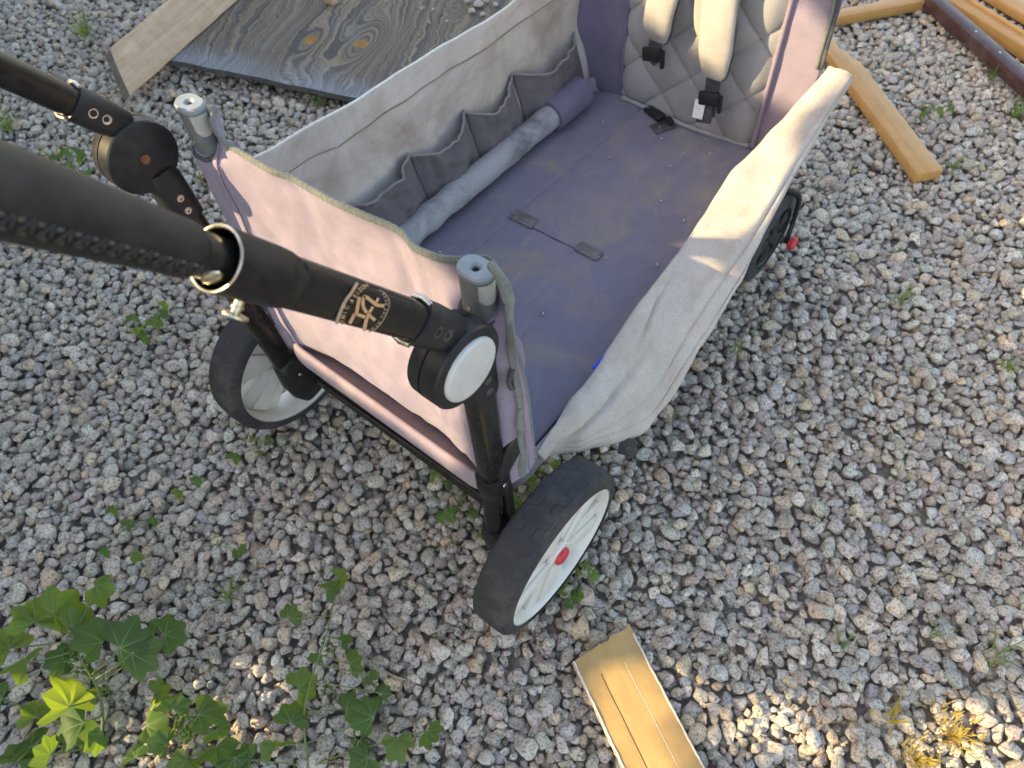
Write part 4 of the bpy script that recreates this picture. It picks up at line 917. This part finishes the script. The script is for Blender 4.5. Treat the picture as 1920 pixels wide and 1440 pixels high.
rim_([i for i in range(W_)]); rim_([i * W_ + nx_ for i in range(ny_ + 1)]); rim_([ny_ * W_ + i for i in range(nx_, -1, -1)]); rim_([i * W_ for i in range(ny_, -1, -1)])
ply = sharp(bmobj('plywood_sheet', bm, M['ply']), 40); ply.matrix_world = Matrix.Translation(A0) @ Matrix((e, nn, Vector((0, 0, 1)))).transposed().to_4x4()
ply.data.materials.append(simple('grey_ply_edge', (0.085, 0.085, 0.085), 0.95, var=0.4, scale=40, bumps=0.6, bscale=200))
for p in ply.data.polygons:
    if abs(p.normal.z) < 0.5: p.material_index = 1
tag(ply, 'weathered grey plywood sheet with swirling grain and two orange knots beyond the wagon', 'plywood')
# battens carrying the plywood off the gravel
for k, xx in enumerate((0.16, 0.72)):
    c0 = A0 + e * xx + nn * 0.10; c1 = A0 + e * xx + nn * 0.90
    board('support_batten', ['grey batten under the plywood sheet near the old plank', 'grey batten under the plywood sheet behind the wagon wall'][k], 'batten', c0[:2], c1[:2], 0.04, 0.022, 0.020, M['endgrain'], bev=0.002, seed=k)
# old plank resting on the plywood
pa = W(244, 181, 2, 0.040); pb = W(446, -2, 2, 0.042)
pe = (pb - pa); pe.z = 0; pe.normalize(); pn = Vector((-pe.y, pe.x, 0)); pu = (pn * 0.056 + Vector((0, 0, 0.082))).normalized(); pz = pe.cross(pu)
bm = bmesh.new(); rows = []; nP = 30; PLn = 1.15; PWd = 0.099; PTh = 0.038
for i in range(nP + 1):
    q = PLn * i / nP; row = []
    for (yy, zz) in ((0, 0), (PWd * 0.62, 0.0), (PWd, 0), (PWd, -PTh), (0, -PTh)):
        sk = 0.052 * yy / PWd * (1 - i / nP) if True else 0
        row.append(bm.verts.new((q + sk + 0.003 * mn.noise(Vector((yy * 40, zz * 40, i))), yy + 0.002 * mn.noise(Vector((q * 14, yy * 9, zz * 40))), zz + 0.0015 * mn.noise(Vector((q * 12, yy * 30, 4))) + (0.0 if yy != PWd * 0.62 else -0.0015))))
    rows.append(row)
for i in range(nP):
    for k in range(5): bm.faces.new((rows[i][k], rows[i][(k + 1) % 5], rows[i + 1][(k + 1) % 5], rows[i + 1][k]))
bm.faces.new(rows[0][::-1]); bm.faces.new(rows[-1]); bmesh.ops.recalc_face_normals(bm, faces=bm.faces)
bmesh.ops.bevel(bm, geom=[e_ for e_ in bm.edges if e_.calc_face_angle(0) > 0.8], offset=0.004, segments=2, profile=0.5, affect='EDGES')
pl = sharp(bmobj('old_plank', bm, M['oldwood']), 40)
pl.matrix_world = Matrix.Translation(pa) @ Matrix((pe, pu, pz)).transposed().to_4x4()
pl.data.materials.append(M['endgrain'])
for p in pl.data.polygons:
    if abs(p.normal.x) > 0.6 and p.center.x < 0.08: p.material_index = 1
tag(pl, 'pale weathered lumber plank leaning across the corner of the plywood', 'plank')
# debris on the plywood
def rock_obj(name, label, cat, loc, size, mat_, group=None, parent=None):
    bm = bmesh.new(); bmesh.ops.create_icosphere(bm, subdivisions=2, radius=1)
    for _ in range(10):
        d = Vector(rng.normal(size=3)).normalized(); h = rng.uniform(0.6, 0.85)
        for q in bm.verts:
            s_ = q.co.dot(d)
            if s_ > h: q.co -= d * (s_ - h) * 0.95
    bmesh.ops.scale(bm, vec=(size, size * rng.uniform(.65, .9), size * rng.uniform(.5, .75)), verts=bm.verts)
    bmesh.ops.rotate(bm, cent=(0, 0, 0), matrix=Matrix.Rotation(rng.uniform(0, 6), 3, 'Z'), verts=bm.verts)
    lo_ = min(q.co.z for q in bm.verts); bmesh.ops.translate(bm, vec=(0, 0, -lo_ - 0.0005), verts=bm.verts)
    o = bmobj(name, bm, mat_, parent); o.location = loc
    return tag(o, label, cat, group)
for k, (px, py, s) in enumerate(((898, 14, 0.016), (878, 6, 0.013), (912, 6, 0.013), (905, 30, 0.010), (885, 26, 0.011), (806, 45, 0.006), (812, 20, 0.006), (790, 18, 0.005), (838, 42, 0.005), (724, 5, 0.006), (930, 12, 0.009))):
    q = W(px, py, 2, 0.037)
    rock_obj('pebble', 'largest pale pebble of the heap on the plywood by the wagon wall' if k == 0 else 'pale pebble of the small heap on the plywood by the wagon wall' if k in (1, 2, 3, 4, 10) else 'tiny pale pebble lying alone on the plywood grain', 'pebble', (q.x, q.y, 0.0385), s, M['pebble'], 'heaped pebbles on the plywood' if k in (0, 1, 2, 3, 4, 10) else 'stray pebbles on the plywood')
q = W(622, 6, 2, 0.037)
blk = box('wood_block', (0.030, 0.022, 0.018), (0, 0, 0.009), M['oldwood'], None, frame((1, 0.1, 0), (0, 0, 1)), 0.002); blk.location = (q.x, q.y, 0.0375)
tag(blk, 'small offcut block of pale wood on the plywood near the knots', 'wood block')
# orange boards
def nA(q): return 0.0 if q < 0.78 else (0.012 if q < 0.86 else 0.022) + 0.004 * mn.noise(Vector((q * 60, 0, 0)))
a = W(1720, 326, 2, 0.026); b_ = W(1545, 88, 2, 0.026)
board('pine_board', 'orange varnished pine board lying beside the wagon seat, splintered at its far end', 'board', a[:2], (a + (b_ - a) * 1.12)[:2], 0.058, 0.024, 0.026, M['pine'], -1, nA, seed=8)
a = W(1560, 34, 2, 0.026); b_ = W(1745, 0, 2, 0.026)
board('pine_board', 'short orange pine board running behind the wagon seat back', 'board', a[:2], b_[:2], 0.034, 0.026, 0.026, M['pine'], 1, seed=9)
a = W(1925, 196, 2, 0.006); b_ = W(1708, -2, 2, 0.006)
bar = board('metal_bar', 'dark brown painted square bar lying between the orange boards', 'metal bar', (a + (a - b_) * 0.4)[:2], (b_ + (b_ - a) * 0.3)[:2], 0.036, 0.030, 0.040, M['brown'], -1, bev=0.0015, seed=10)
for q in (0.34, 0.55, 0.70):
    sc = lathe('screw_head', [(0, 0.003), (0.001, 0.0026), (0.0013, 0)], M['steel'], bar, (0.62 * q, -0.018, 0.0002), (0, 0, 1), 12)
a = W(1930, 98, 2, 0.026); b_ = W(1772, -2, 2, 0.026)
bd = board('pine_rail', 'moulded orange pine rail lying beyond the brown bar', 'board', (a + (a - b_) * 0.4)[:2], (b_ + (b_ - a) * 0.4)[:2], 0.050, 0.030, 0.030, M['pine'], -1, bev=0.004, seed=11)
tube('bead_moulding', [(q, -0.040, 0.001) for q in np.linspace(0.001, bd.dimensions.x - 0.004, 8)], 0.006, M['pine'], bd, seg=10)
a = W(1935, 34, 2, 0.026); b_ = W(1865, -8, 2, 0.026)
board('pine_board', 'wide orange pine board lying beside the moulded rail', 'board', (a + (a - b_) * 0.8)[:2], (b_ + (b_ - a) * 1.0)[:2], 0.07, 0.020, 0.022, M['pine'], -1, seed=12)
# golden strip with torn white edges
c = [W(1073, 1242, 2, 0.012), W(1182, 1178, 2, 0.012), W(1324, 1443, 2, 0.012), W(1166, 1443, 2, 0.012)]
ed = ((c[3] - c[0]).normalized() + (c[2] - c[1]).normalized()).normalized(); ed.z = 0
wv = Vector((-ed.y, ed.x, 0)); wv = wv if wv.dot(c[1] - c[0]) > 0 else -wv
Wd = 0.5 * (abs((c[1] - c[0]).dot(wv)) + abs((c[2] - c[3]).dot(wv))); Ls = 0.34
def strip_pt(u_, w_, z): return Vector((u_, w_, z))
bm = bmesh.new(); nu_, nw_ = 60, 26; T_, B_ = [], []
for i in range(nu_ + 1):
    for j in range(nw_ + 1):
        u_ = Ls * i / nu_; w_ = Wd * j / nw_
        if i == 0: u_ = -0.012 * (j / nw_) + 0.003 * mn.noise(Vector((j * 0.9, 0, 0))) + 0.004 * mn.noise(Vector((j * 0.3, 7, 0)))
        if j in (0, nw_): w_ += 0.0016 * mn.noise(Vector((i * 0.8, j, 3)))
        z = 0.0012 * math.sin(w_ / Wd * math.pi) + 0.001 * mn.noise(Vector((u_ * 20, w_ * 20, 0)))
        for (lw_, dpt) in ((0.30, 0.0007), (0.68, 0.0003)):
            if abs(j / nw_ - lw_) < 0.021: z -= dpt
        T_.append(bm.verts.new((u_, w_, z))); B_.append(bm.verts.new((u_, w_, -0.007)))
W_ = nw_ + 1
for i in range(nu_):
    for j in range(nw_):
        q = (i * W_ + j, i * W_ + j + 1, (i + 1) * W_ + j + 1, (i + 1) * W_ + j); bm.faces.new([T_[k] for k in q]); bm.faces.new([B_[k] for k in q[::-1]])
def rim2(ids):
    for a_, b2 in zip(ids[:-1], ids[1:]): bm.faces.new((B_[a_], B_[b2], T_[b2], T_[a_]))
rim2(list(range(W_))); rim2([nu_ * W_ + j for j in range(W_)]); rim2([i * W_ for i in range(nu_ + 1)]); rim2([i * W_ + nw_ for i in range(nu_ + 1)])
st_ = sharp(bmobj('laminate_strip', bm, M['strip']), 50)
st_.matrix_world = Matrix.Translation(Vector((c[0].x, c[0].y, 0.013))) @ Matrix((ed, wv, Vector((0, 0, 1)) if ed.cross(wv).z > 0 else Vector((0, 0, 1)))).transposed().to_4x4()
st_.data.materials.append(M['strip_edge'])
for p in st_.data.polygons:
    if abs(p.normal.z) < 0.5: p.material_index = 1
for (lw_, rad_, mm) in ((0.30, 0.0005, 'dark'), (0.68, 0.0003, 'strip_edge')):
    tube('score_line', [(u_, Wd * lw_ + 0.0006 * mn.noise(Vector((u_ * 25, lw_, 0))), 0.0012 * math.sin(lw_ * math.pi) - (0.0006 if mm == 'dark' else 0.0) + 0.001 * mn.noise(Vector((u_ * 20, Wd * lw_ * 20, 0)))) for u_ in np.linspace(0.03, Ls, 40)], rad_, M[mm], st_, seg=6)
tag(st_, 'golden brown laminate strip with torn white edges in front of the near wheel', 'strip')
for w_ in (0.002, Wd - 0.002):
    tube('torn_edge', [(u_, w_ + 0.0010 * mn.noise(Vector((u_ * 90, w_ * 60, 0))), 0.0006 + 0.0008 * mn.noise(Vector((u_ * 60, 2, w_)))) for u_ in np.linspace(0.0, Ls, 70)], 0.0013, M['strip_edge'], st_, seg=6)

# ================================================================== weeds
def mallow_leaf(name, lobes=7, seed=0, fold=0.25):
    r_ = random.Random(seed); n = 84; v = [(0, 0, 0)]; f = []; rings = 4; A_ = math.radians(250 if seed % 3 else 215)
    for k in range(1, rings + 1):
        q = k / rings
        for i in range(n + 1):
            th = -A_ / 2 + A_ * i / n; ph = (i / n) * lobes; c_ = abs((ph % 1) - 0.5) * 2
            rad = 1.0 - 0.22 * c_ ** 1.1 - 0.20 * (abs(th) / (A_ / 2)) ** 2
            rad += 0.035 * (1 - abs(((i * 0.42) % 1) - 0.5) * 2) * q
            x = rad * q * math.cos(th); y = rad * q * math.sin(th)
            z = fold * 0.16 * q * (c_ - 0.5) + 0.14 * q * q * math.cos(th * 2 + seed) * fold * 2 - 0.18 * fold * q ** 2.5
            v.append((x, y, z))
    m_ = n + 1
    for i in range(n): f.append((0, 1 + i, 2 + i))
    for k in range(rings - 1):
        for i in range(n):
            a = 1 + k * m_ + i; f.append((a, a + m_, a + m_ + 1, a + 1))
    nb = len(f)
    for l in range(lobes):       # pale veins, slightly raised
        th = -A_ / 2 + A_ * (l + 0.5) / lobes; d = Vector((math.cos(th), math.sin(th), 0)); s_ = Vector((-d.y, d.x, 0)); pv = []
        idx = int((l + 0.5) / lobes * n)
        for k in range(rings + 1):
            q = k / rings; base_ = Vector(v[1 + (k - 1) * m_ + idx]) if k else Vector((0, 0, 0)); w_ = 0.014 * (1.05 - q)
            for sg_ in (-1, 1): pv.append(base_ + s_ * (w_ * sg_) + Vector((0, 0, 0.008)))
        b0 = len(v); v += [tuple(p) for p in pv]
        for k in range(rings): f.append((b0 + 2 * k, b0 + 2 * k + 1, b0 + 2 * k + 3, b0 + 2 * k + 2))
    me = mesh(name, v, f); return me, nb
LEAF = []
for k in range(6):
    me, nb = mallow_leaf('leaf', 5, k, 0.6 + 0.3 * k); me.materials.append(M['leaf'] if k < 4 else M['leaf2']); me.materials.append(M['vein'])
    for i, p in enumerate(me.polygons):
        p.use_smooth = True
        if i >= nb: p.material_index = 1
    LEAF.append(me)
def leaf_at(parent, pos, size, facing, spin, k):
    o = bpy.data.objects.new('leaf', LEAF[k % 6]); COL.objects.link(o); o.parent = parent
    z = Vector(facing).normalized(); x = Vector((math.cos(spin), math.sin(spin), 0)); x = (x - z * x.dot(z)).normalized(); y = z.cross(x)
    o.matrix_world = Matrix.Translation(Vector(pos)) @ Matrix((x, y, z)).transposed().to_4x4() @ Matrix.Scale(size, 4)
    o.parent = parent; o.matrix_parent_inverse = Matrix.Identity(4)
    o.matrix_local = parent.matrix_world.inverted() @ o.matrix_world
    return o
def weed(label, base_px, nodes, leaves, buds=(), cat='weed', group=None, stemr=0.0022, big=1.0):
    """nodes: main stem pixels with heights; leaves: (px,py,z,size,spin in degrees,tilt to camera)"""
    bz = W(base_px[0], base_px[1], 2, 0.0); wd_ = thing('mallow_weed', label, cat, (bz.x, bz.y, -0.004), group); bpy.context.view_layer.update()
    inv = -Vector((bz.x, bz.y, -0.004)); v, f = [], []
    main = [Vector((bz.x, bz.y, -0.004))] + [W(a, b_, 2, z) for a, b_, z in nodes]
    mc = curve(main, 20) if len(main) > 2 else [np.array(main[0]), np.array(main[-1])]
    tubemesh([Vector(p) + inv for p in mc], [stemr * (1 - 0.5 * i / len(mc)) for i in range(len(mc))], 8, v=v, f=f)
    for k, (px, py, z, s, spin, tilt) in enumerate(leaves):
        s *= big
        P = W(px, py, 2, z)
        src = min((Vector(p) for p in mc), key=lambda c_: (c_ - P).length - 0.4 * max(0, P.z - c_.z))
        towards = (Vector(CAM) - P).normalized(); up = Vector((0.7 * math.sin(k * 2.1 + px), 0.7 * math.cos(k * 1.7 + py), 1))
        face = Vector((0.78, 0.50, 0.45)) if tilt >= 2 else up * (1 - tilt) + towards * tilt
        leaf_at(wd_, P, s * 0.92, face, math.radians(spin), k + int(px))
        sag = (src + P) / 2 + Vector((0, 0, -0.004 if z > 0.02 else 0.004))
        tubemesh([Vector(q) + inv for q in curve([src, sag, P], 7)], [stemr * 0.55] * 7, 6, v=v, f=f)
    st = obj('stem', mesh('stem', v, f), M['stem'], wd_)
    if buds:
        bv, bf = [], []
        for (px, py, z, n_) in buds:
            for _ in range(n_):
                q = W(px + rng.normal(0, 9), py + rng.normal(0, 13), 2, max(0.004, z + rng.normal(0, 0.006))) + inv; s = rng.uniform(0.0014, 0.0030); d = Vector(rng.normal(size=3)).normalized() * s
                tubemesh([q - d, q, q + d], [s * .5, s * .8, s * .2], 6, v=bv, f=bf)
        o = obj('bud_cluster', mesh('bud_cluster', bv, bf), M['leaf2'], wd_); o['kind'] = 'stuff'
    return wd_
weed('tall mallow weed with broad lobed leaves, one of them glowing in the sun', (188, 1395),
     [(192, 1330, 0.04), (178, 1280, 0.075), (150, 1235, 0.10), (138, 1190, 0.12)],
     [(64, 1168, .115, .034, 150, .35), (100, 1150, .13, .036, 95, .6), (134, 1175, .12, .026, 100, .7), (192, 1205, .11, .034, 205, 2), (225, 1215, .105, .040, 60, .45), (247, 1225, .10, .041, 55, .4), (308, 1190, .09, .030, 75, .8), (178, 1100, .12, .024, 40, .7),
      (50, 1243, .10, .030, 215, .4), (20, 1215, .09, .032, 180, .3), (125, 1240, .095, .026, 200, .5), (4, 1310, .07, .026, 200, .5), (130, 1325, .085, .040, 180, 2), (158, 1355, .06, .036, 240, .3), (190, 1375, .05, .028, 250, 2), (60, 1400, .04, .030, 200, .2), (110, 1270, .07, .024, 170, .3), (150, 1300, .06, .022, 300, .4), (70, 1345, .05, .026, 150, .1), (95, 1415, .05, .026, 210, 2), (30, 1425, .04, .024, 120, .6)],
     buds=((140, 1225, .10, 60), (165, 1262, .085, 40), (200, 1290, .06, 20)), big=1.12)
weed('sprawling mallow weed with yellow green shoots at the foot of the tall mallow', (330, 1425),
     [(310, 1400, .03), (330, 1360, .045), (345, 1340, .05)],
     [(275, 1360, .05, .030, 60, .3), (325, 1330, .055, .026, 120, .5), (372, 1340, .05, .038, 30, .25), (312, 1396, .05, .022, 210, 2), (405, 1400, .03, .034, 330, .2), (408, 1365, .04, .022, 20, 2), (255, 1420, .03, .03, 150, .2), (440, 1420, .03, .03, 330, .3), (350, 1425, .03, .024, 280, .4), (290, 1300, .04, .022, 60, .7)],
     buds=((340, 1372, .045, 40), (352, 1345, .05, 20)), stemr=0.0016)
weed('long stemmed mallow weed trailing over the gravel before the wheel', (575, 1435),
     [(570, 1340, .03), (585, 1270, .05), (612, 1190, .06), (625, 1130, .06)],
     [(540, 1160, .05, .024, 100, .5), (612, 1105, .06, .024, 80, .5), (632, 1085, .06, .02, 40, .5), (560, 1290, .05, .030, 70, .85), (545, 1355, .035, .030, 120, .6), (655, 1245, .03, .026, 60, .3), (690, 1265, .03, .018, 10, .4), (648, 1330, .02, .026, 60, .3), (700, 1345, .025, .034, 200, .25), (745, 1385, .02, .026, 330, .2), (800, 1370, .02, .026, 0, .3), (715, 1300, .02, .016, 80, .4), (520, 1400, .02, .028, 150, .3), (470, 1425, .02, .026, 200, .3), (690, 1420, .02, .03, 250, .2), (640, 1200, .02, .018, 90, .3), (590, 1240, .04, .014, 120, .5)],
     buds=((615, 1215, .05, 14), (610, 1290, .03, 14), (670, 1390, .015, 20)), stemr=0.0017)
weed('cluster of small mallow leaves in the shadow under the tray corner', (860, 945),
     [(870, 930, .02)], [(835, 905, .02, .018, 100, .2), (820, 890, .02, .016, 140, .3), (860, 900, .02, .016, 80, .2), (850, 965, .02, .018, 200, .2), (830, 970, .015, .014, 220, .3), (880, 960, .02, .016, 20, .2), (990, 905, .02, .018, 60, .2), (1010, 880, .02, .018, 60, .2), (965, 935, .02, .02, 20, .3), (1035, 875, .02, .018, 60, .2), (1000, 925, .01, .018, 300, .2), (905, 1000, .01, .014, 200, .2)], stemr=0.0012)
weed('low leafy weed tucked against the red capped wheel', (1085, 1090),
     [(1085, 1080, .015)], [(1078, 1068, .02, .015, 80, .2), (1095, 1060, .02, .013, 40, .3), (1065, 1090, .015, .014, 150, .2), (1085, 1112, .01, .015, 250, .2), (1110, 1075, .015, .012, 0, .3), (1072, 1130, .01, .012, 220, .2), (1055, 1105, .012, .013, 200, .2)], stemr=0.001)
weed('leafy weed sprouting behind the far rear wheel tyre', (270, 610),
     [(275, 600, .02)], [(262, 615, .02, .02, 200, .2), (285, 600, .03, .02, 30, .3), (250, 600, .02, .018, 160, .2), (300, 590, .03, .016, 40, .4), (275, 630, .01, .018, 260, .2), (305, 575, .03, .014, 70, .5)], stemr=0.0012)
weed('tiny round leaved sprout below the far rear wheel', (487, 835),
     [(487, 828, .01)], [(478, 823, .015, .014, 160, .2), (497, 825, .015, .013, 20, .2), (490, 845, .01, .013, 280, .2), (435, 862, .02, .016, 100, .6)], stemr=0.001)
weed('scattered tiny leaf sprouts in open gravel between the far wheel and tall mallow', (235, 985),
     [(230, 980, .02)], [(192, 1040, .03, .015, 100, .4), (236, 988, .04, .014, 90, .7), (260, 1040, .02, .013, 300, .3), (208, 960, .02, .013, 120, .3), (330, 928, .03, .012, 90, .8), (285, 980, .03, .011, 90, .8), (445, 1030, .03, .016, 330, .6), (365, 905, .03, .014, 90, .8)], stemr=0.0009)
weed('small weed growing in gravel behind the handle knuckle', (130, 295),
     [(130, 290, .02)], [(145, 292, .03, .022, 40, .3), (120, 290, .02, .02, 140, .2), (135, 310, .02, .018, 260, .2), (100, 300, .02, .02, 200, .3), (160, 320, .02, .018, 320, .3)], stemr=0.0012)
weed('dark green weed in gravel between the pine board and brown bar', (1745, 210),
     [(1745, 200, .02)], [(1740, 195, .02, .02, 100, .2), (1755, 205, .02, .018, 0, .2), (1735, 212, .015, .018, 200, .2), (1780, 200, .02, .014, 30, .3)], stemr=0.0012)
# grass tufts
def tuft(label, px, py, n, h, spread, group=None, mat_='grass'):
    b0 = W(px, py, 2, 0.0); v, f = [], []
    for k in range(n):
        a = rng.uniform(0, 6.28); r0 = abs(rng.normal(0, spread * 0.3)); p = Vector((math.cos(a) * r0, math.sin(a) * r0, -0.005)); hh = h * rng.uniform(0.5, 1.15); lean = rng.uniform(0.2, 1.0); a2 = a + rng.normal(0, 0.7); w_ = rng.uniform(0.0009, 0.0018)
        side = Vector((-math.sin(a2), math.cos(a2), 0)); prev = None
        for s in range(6):
            q = s / 5; c_ = p + Vector((math.cos(a2), math.sin(a2), 0)) * (lean * hh * q ** 1.7) + Vector((0, 0, hh * (q - 0.35 * lean * q * q))); ww = w_ * (1 - q ** 2) + 0.0001
            v += [c_ - side * ww, c_ + side * ww]
            if s: n0 = len(v); f.append((n0 - 4, n0 - 3, n0 - 1, n0 - 2))
    o = obj('grass_tuft', mesh('grass_tuft', v, f), M[mat_]); o.location = b0
    return tag(o, label, 'grass', group)
tuft('tall grass tuft beside the end of the old plank', 160, 62, 34, 0.075, 0.06)
tuft('short grass tuft below the metal arm tube in gravel', 12, 240, 26, 0.06, 0.05)
tuft('sparse grass tuft between the knuckle and leather grip', 95, 300, 20, 0.05, 0.04)
tuft('thin grass sprig in gravel beside the side flap', 1690, 560, 16, 0.035, 0.03)
tuft('dark grass tuft touching the brown bar', 1860, 140, 22, 0.05, 0.04)
tuft('wispy grass tuft beside the brown bar end', 1905, 215, 24, 0.05, 0.05)
tuft('grass blades at the cut end of the pine board', 1785, 312, 14, 0.045, 0.03)
tuft('bent grass blades with yellow tips in the sunny gravel', 1675, 1350, 9, 0.05, 0.02, None, 'drygrass')
tuft('feathery sunlit sprig of weed in the sunny gravel', 1790, 1380, 110, 0.016, 0.07, None, 'drygrass')
tuft('low feathery weed beside the sunlit sprig', 1720, 1425, 80, 0.015, 0.04, None, 'drygrass')
tuft('dark grass blades near the sunny gravel patch', 1760, 1185, 9, 0.04, 0.02)
tuft('lone grass stem standing in open gravel', 1580, 1215, 4, 0.05, 0.01)
tuft('fine grass sprig near long grass stems in gravel', 1870, 1230, 12, 0.05, 0.04)
tuft('grass sprig in gravel beyond the dark grass blades', 1890, 690, 12, 0.04, 0.03)
tuft('green sprig near the plywood front edge shadow', 600, 195, 16, 0.04, 0.04)
tuft('thin green sprig beside the leaf sprouts', 430, 1120, 12, 0.04, 0.02)
tuft('grass sprig beside the hanging black tab', 1380, 660, 8, 0.03, 0.02)
tuft('straggly grass behind the far knuckle', 215, 440, 18, 0.045, 0.05)
tuft('small green tuft by the folding knob', 380, 340, 18, 0.045, 0.04)
# straws and dry leaf bits
for k, (px, py, ang, l) in enumerate(((1745, 1075, 0.5, .035), (1680, 820, -0.7, .045), (1570, 1065, 1.9, .030), (1610, 985, 2.6, .030), (1600, 1200, 1.5, .03), (385, 1150, 1.7, .03), (420, 1185, 0.9, .05), (820, 1180, 1.2, .03), (1460, 640, 1.4, .03), (740, 1265, 0.3, .04))):
    q = W(px, py, 2, 0.006); d = Vector((math.cos(ang), math.sin(ang), 0)) * l / 2
    pts = [-d + Vector((0, 0, 0.001)), Vector((d.y * 0.12, -d.x * 0.12, 0.004)), d + Vector((0, 0, 0.001))]
    o = tube('dry_straw', curve(pts, 7), [0.0006, 0.001, 0.0013, 0.0013, 0.0012, 0.0009, 0.0004], M['straw'], None, seg=6); o.location = (q.x, q.y, 0.004)
    tag(o, ['dry straw lying near the dark grass blades', 'dry straw lying beyond the dark grass blades in open gravel', 'dry straw close to the lone grass stem', 'pale dry straw lying in gravel beyond the lone grass stem', 'upright dry straw beside the lone grass stem', 'dry straw near the thin green sprig and leaf sprouts', 'long dry straw between the tall mallow and the trailing mallow', 'dry straw lying beside the tyre of the red capped wheel', 'dry straw near the hanging black tab of the flap', 'dry straw between the trailing mallow and the near wheel'][k], 'straw', 'dry straws on the gravel')

# ================================================================== unseen leafy screen added for shade, its gaps cut to place sun patches
TANE = math.tan(EL); HN = math.hypot(KX, 1.0)
def uz(p):
    u = (p[0] - KX * p[1]) / HN; s = (KX * p[0] + p[1]) / HN; return u, p[2] + s * TANE
def gap(u, Z):
    """openings left in the added foliage to shape where the sun lands"""
    k = 0.018 * mn.noise(Vector((u * 11, Z * 11, 0.5)))
    if (-0.19 if Z < 0.40 else -0.165) < u + k < 0.12 and 0.228 + 0.45 * u < Z + k * 0.3 < 0.556 + 0.45 * (u + 0.1): return True
    if -0.28 < u + k * 0.4 < -0.108 and 0.55 < Z + k < 0.62 + (-0.06 - u) * 0.68: 
        if u > -0.19 or Z > 0.61: return True
    if -0.60 < u + k < -0.26 and 0.722 < Z + k * 0.5 < 0.88: return True
    for (cu, cz, ru, rz) in ((0.425, 0.143, 0.075, 0.028), (0.466, 0.220, 0.032, 0.026), (0.508, 0.250, 0.018, 0.018), (0.548, 0.362, 0.048, 0.040), (0.262, -0.192, 0.050, 0.050), (0.296, -0.235, 0.030, 0.024), (0.318, -0.157, 0.014, 0.014), (0.292, 0.807, 0.03, 0.03)):
        if ((u + k * .5 - cu) / ru) ** 2 + ((Z + k * .5 - cz) / rz) ** 2 < 1: return True
    return False
def build_shade_hedge():
    s0 = -2.6; dirv = Vector((KX, 1.0, 0)) / HN; perp = Vector((1.0, -KX, 0)) / HN
    hd = thing('shade_hedge', 'tall leafy screen added out of view to shade the gravel yard', 'shade_hedge', tuple(dirv * s0) )
    org = dirv * s0; bpy.context.view_layer.update()
    V, F = [], []; n = 0
    leaf = np.array([(-0.5, 0, 0), (-0.15, 0.27, 0.03), (0.25, 0.22, 0.03), (0.55, 0, 0), (0.25, -0.22, 0.03), (-0.15, -0.27, 0.03)])
    cnt = 0
    while cnt < 92000:
        u, z = (rng.uniform(-2.9, 1.9), rng.uniform(0.02, 3.3)) if cnt % 2 else (rng.uniform(-2.1, 0.9), rng.uniform(0.5, 2.7)); ds = rng.normal(0, 0.16)
        top_ = 3.1 + 0.15 * mn.noise(Vector((u * 2, 0, 0)))
        if z > top_: continue
        p = perp * u + dirv * (s0 + ds) + Vector((0, 0, z)); cnt += 1
        R_ = Matrix.Rotation(rng.uniform(0, 6.28), 3, 'Z') @ Matrix.Rotation(rng.normal(0.9, 0.5), 3, 'X') @ Matrix.Rotation(rng.uniform(0, 6.28), 3, 'Z')
        L_ = leaf * rng.uniform(0.055, 0.085); P = (np.array(R_) @ L_.T).T + np.array(p)
        if any(gap(*uz(q)) for q in P) or gap(*uz(p)): continue
        P = P - np.array(org)
        V.append(P); F.append((n, n + 1, n + 2, n + 3, n + 4, n + 5)); n += 6
    for _ in range(36000):
        u = rng.uniform(-0.8, 0.8); Z = rng.uniform(-0.4, 1.02); ds = rng.normal(0, 0.10); sd_ = s0 + ds
        p = perp * u + dirv * sd_ + Vector((0, 0, Z - sd_ * TANE))
        if gap(u, Z): continue
        R_ = Matrix.Rotation(rng.uniform(0, 6.28), 3, 'Z') @ Matrix.Rotation(rng.normal(1.2, 0.4), 3, 'X') @ Matrix.Rotation(rng.uniform(0, 6.28), 3, 'Z')
        P = (np.array(R_) @ (leaf * rng.uniform(0.022, 0.036)).T).T + np.array(p)
        if gap(*uz(P[0])) or gap(*uz(P[3])): continue
        V.append(P - np.array(org)); F.append((n, n + 1, n + 2, n + 3, n + 4, n + 5)); n += 6
    V = np.concatenate(V); me = bpy.data.meshes.new('foliage'); me.from_pydata(V.tolist(), [], F); me.update()
    fo = obj('foliage', me, M['shade_hedge'], hd, False); fo['kind'] = 'stuff'
    for u in (-2.3, -1.4, -0.75, 0.9, 1.5):
        b0 = perp * u; tube('stem', [b0 + Vector((0, 0, -0.04)), b0 + Vector((0.03, 0.02, 0.9)), b0 + Vector((-0.02, 0.0, 1.9)), b0 + Vector((0.03, 0, 2.9))], [0.03, 0.025, 0.018, 0.008], M['bark'], hd, seg=10)
build_shade_hedge()
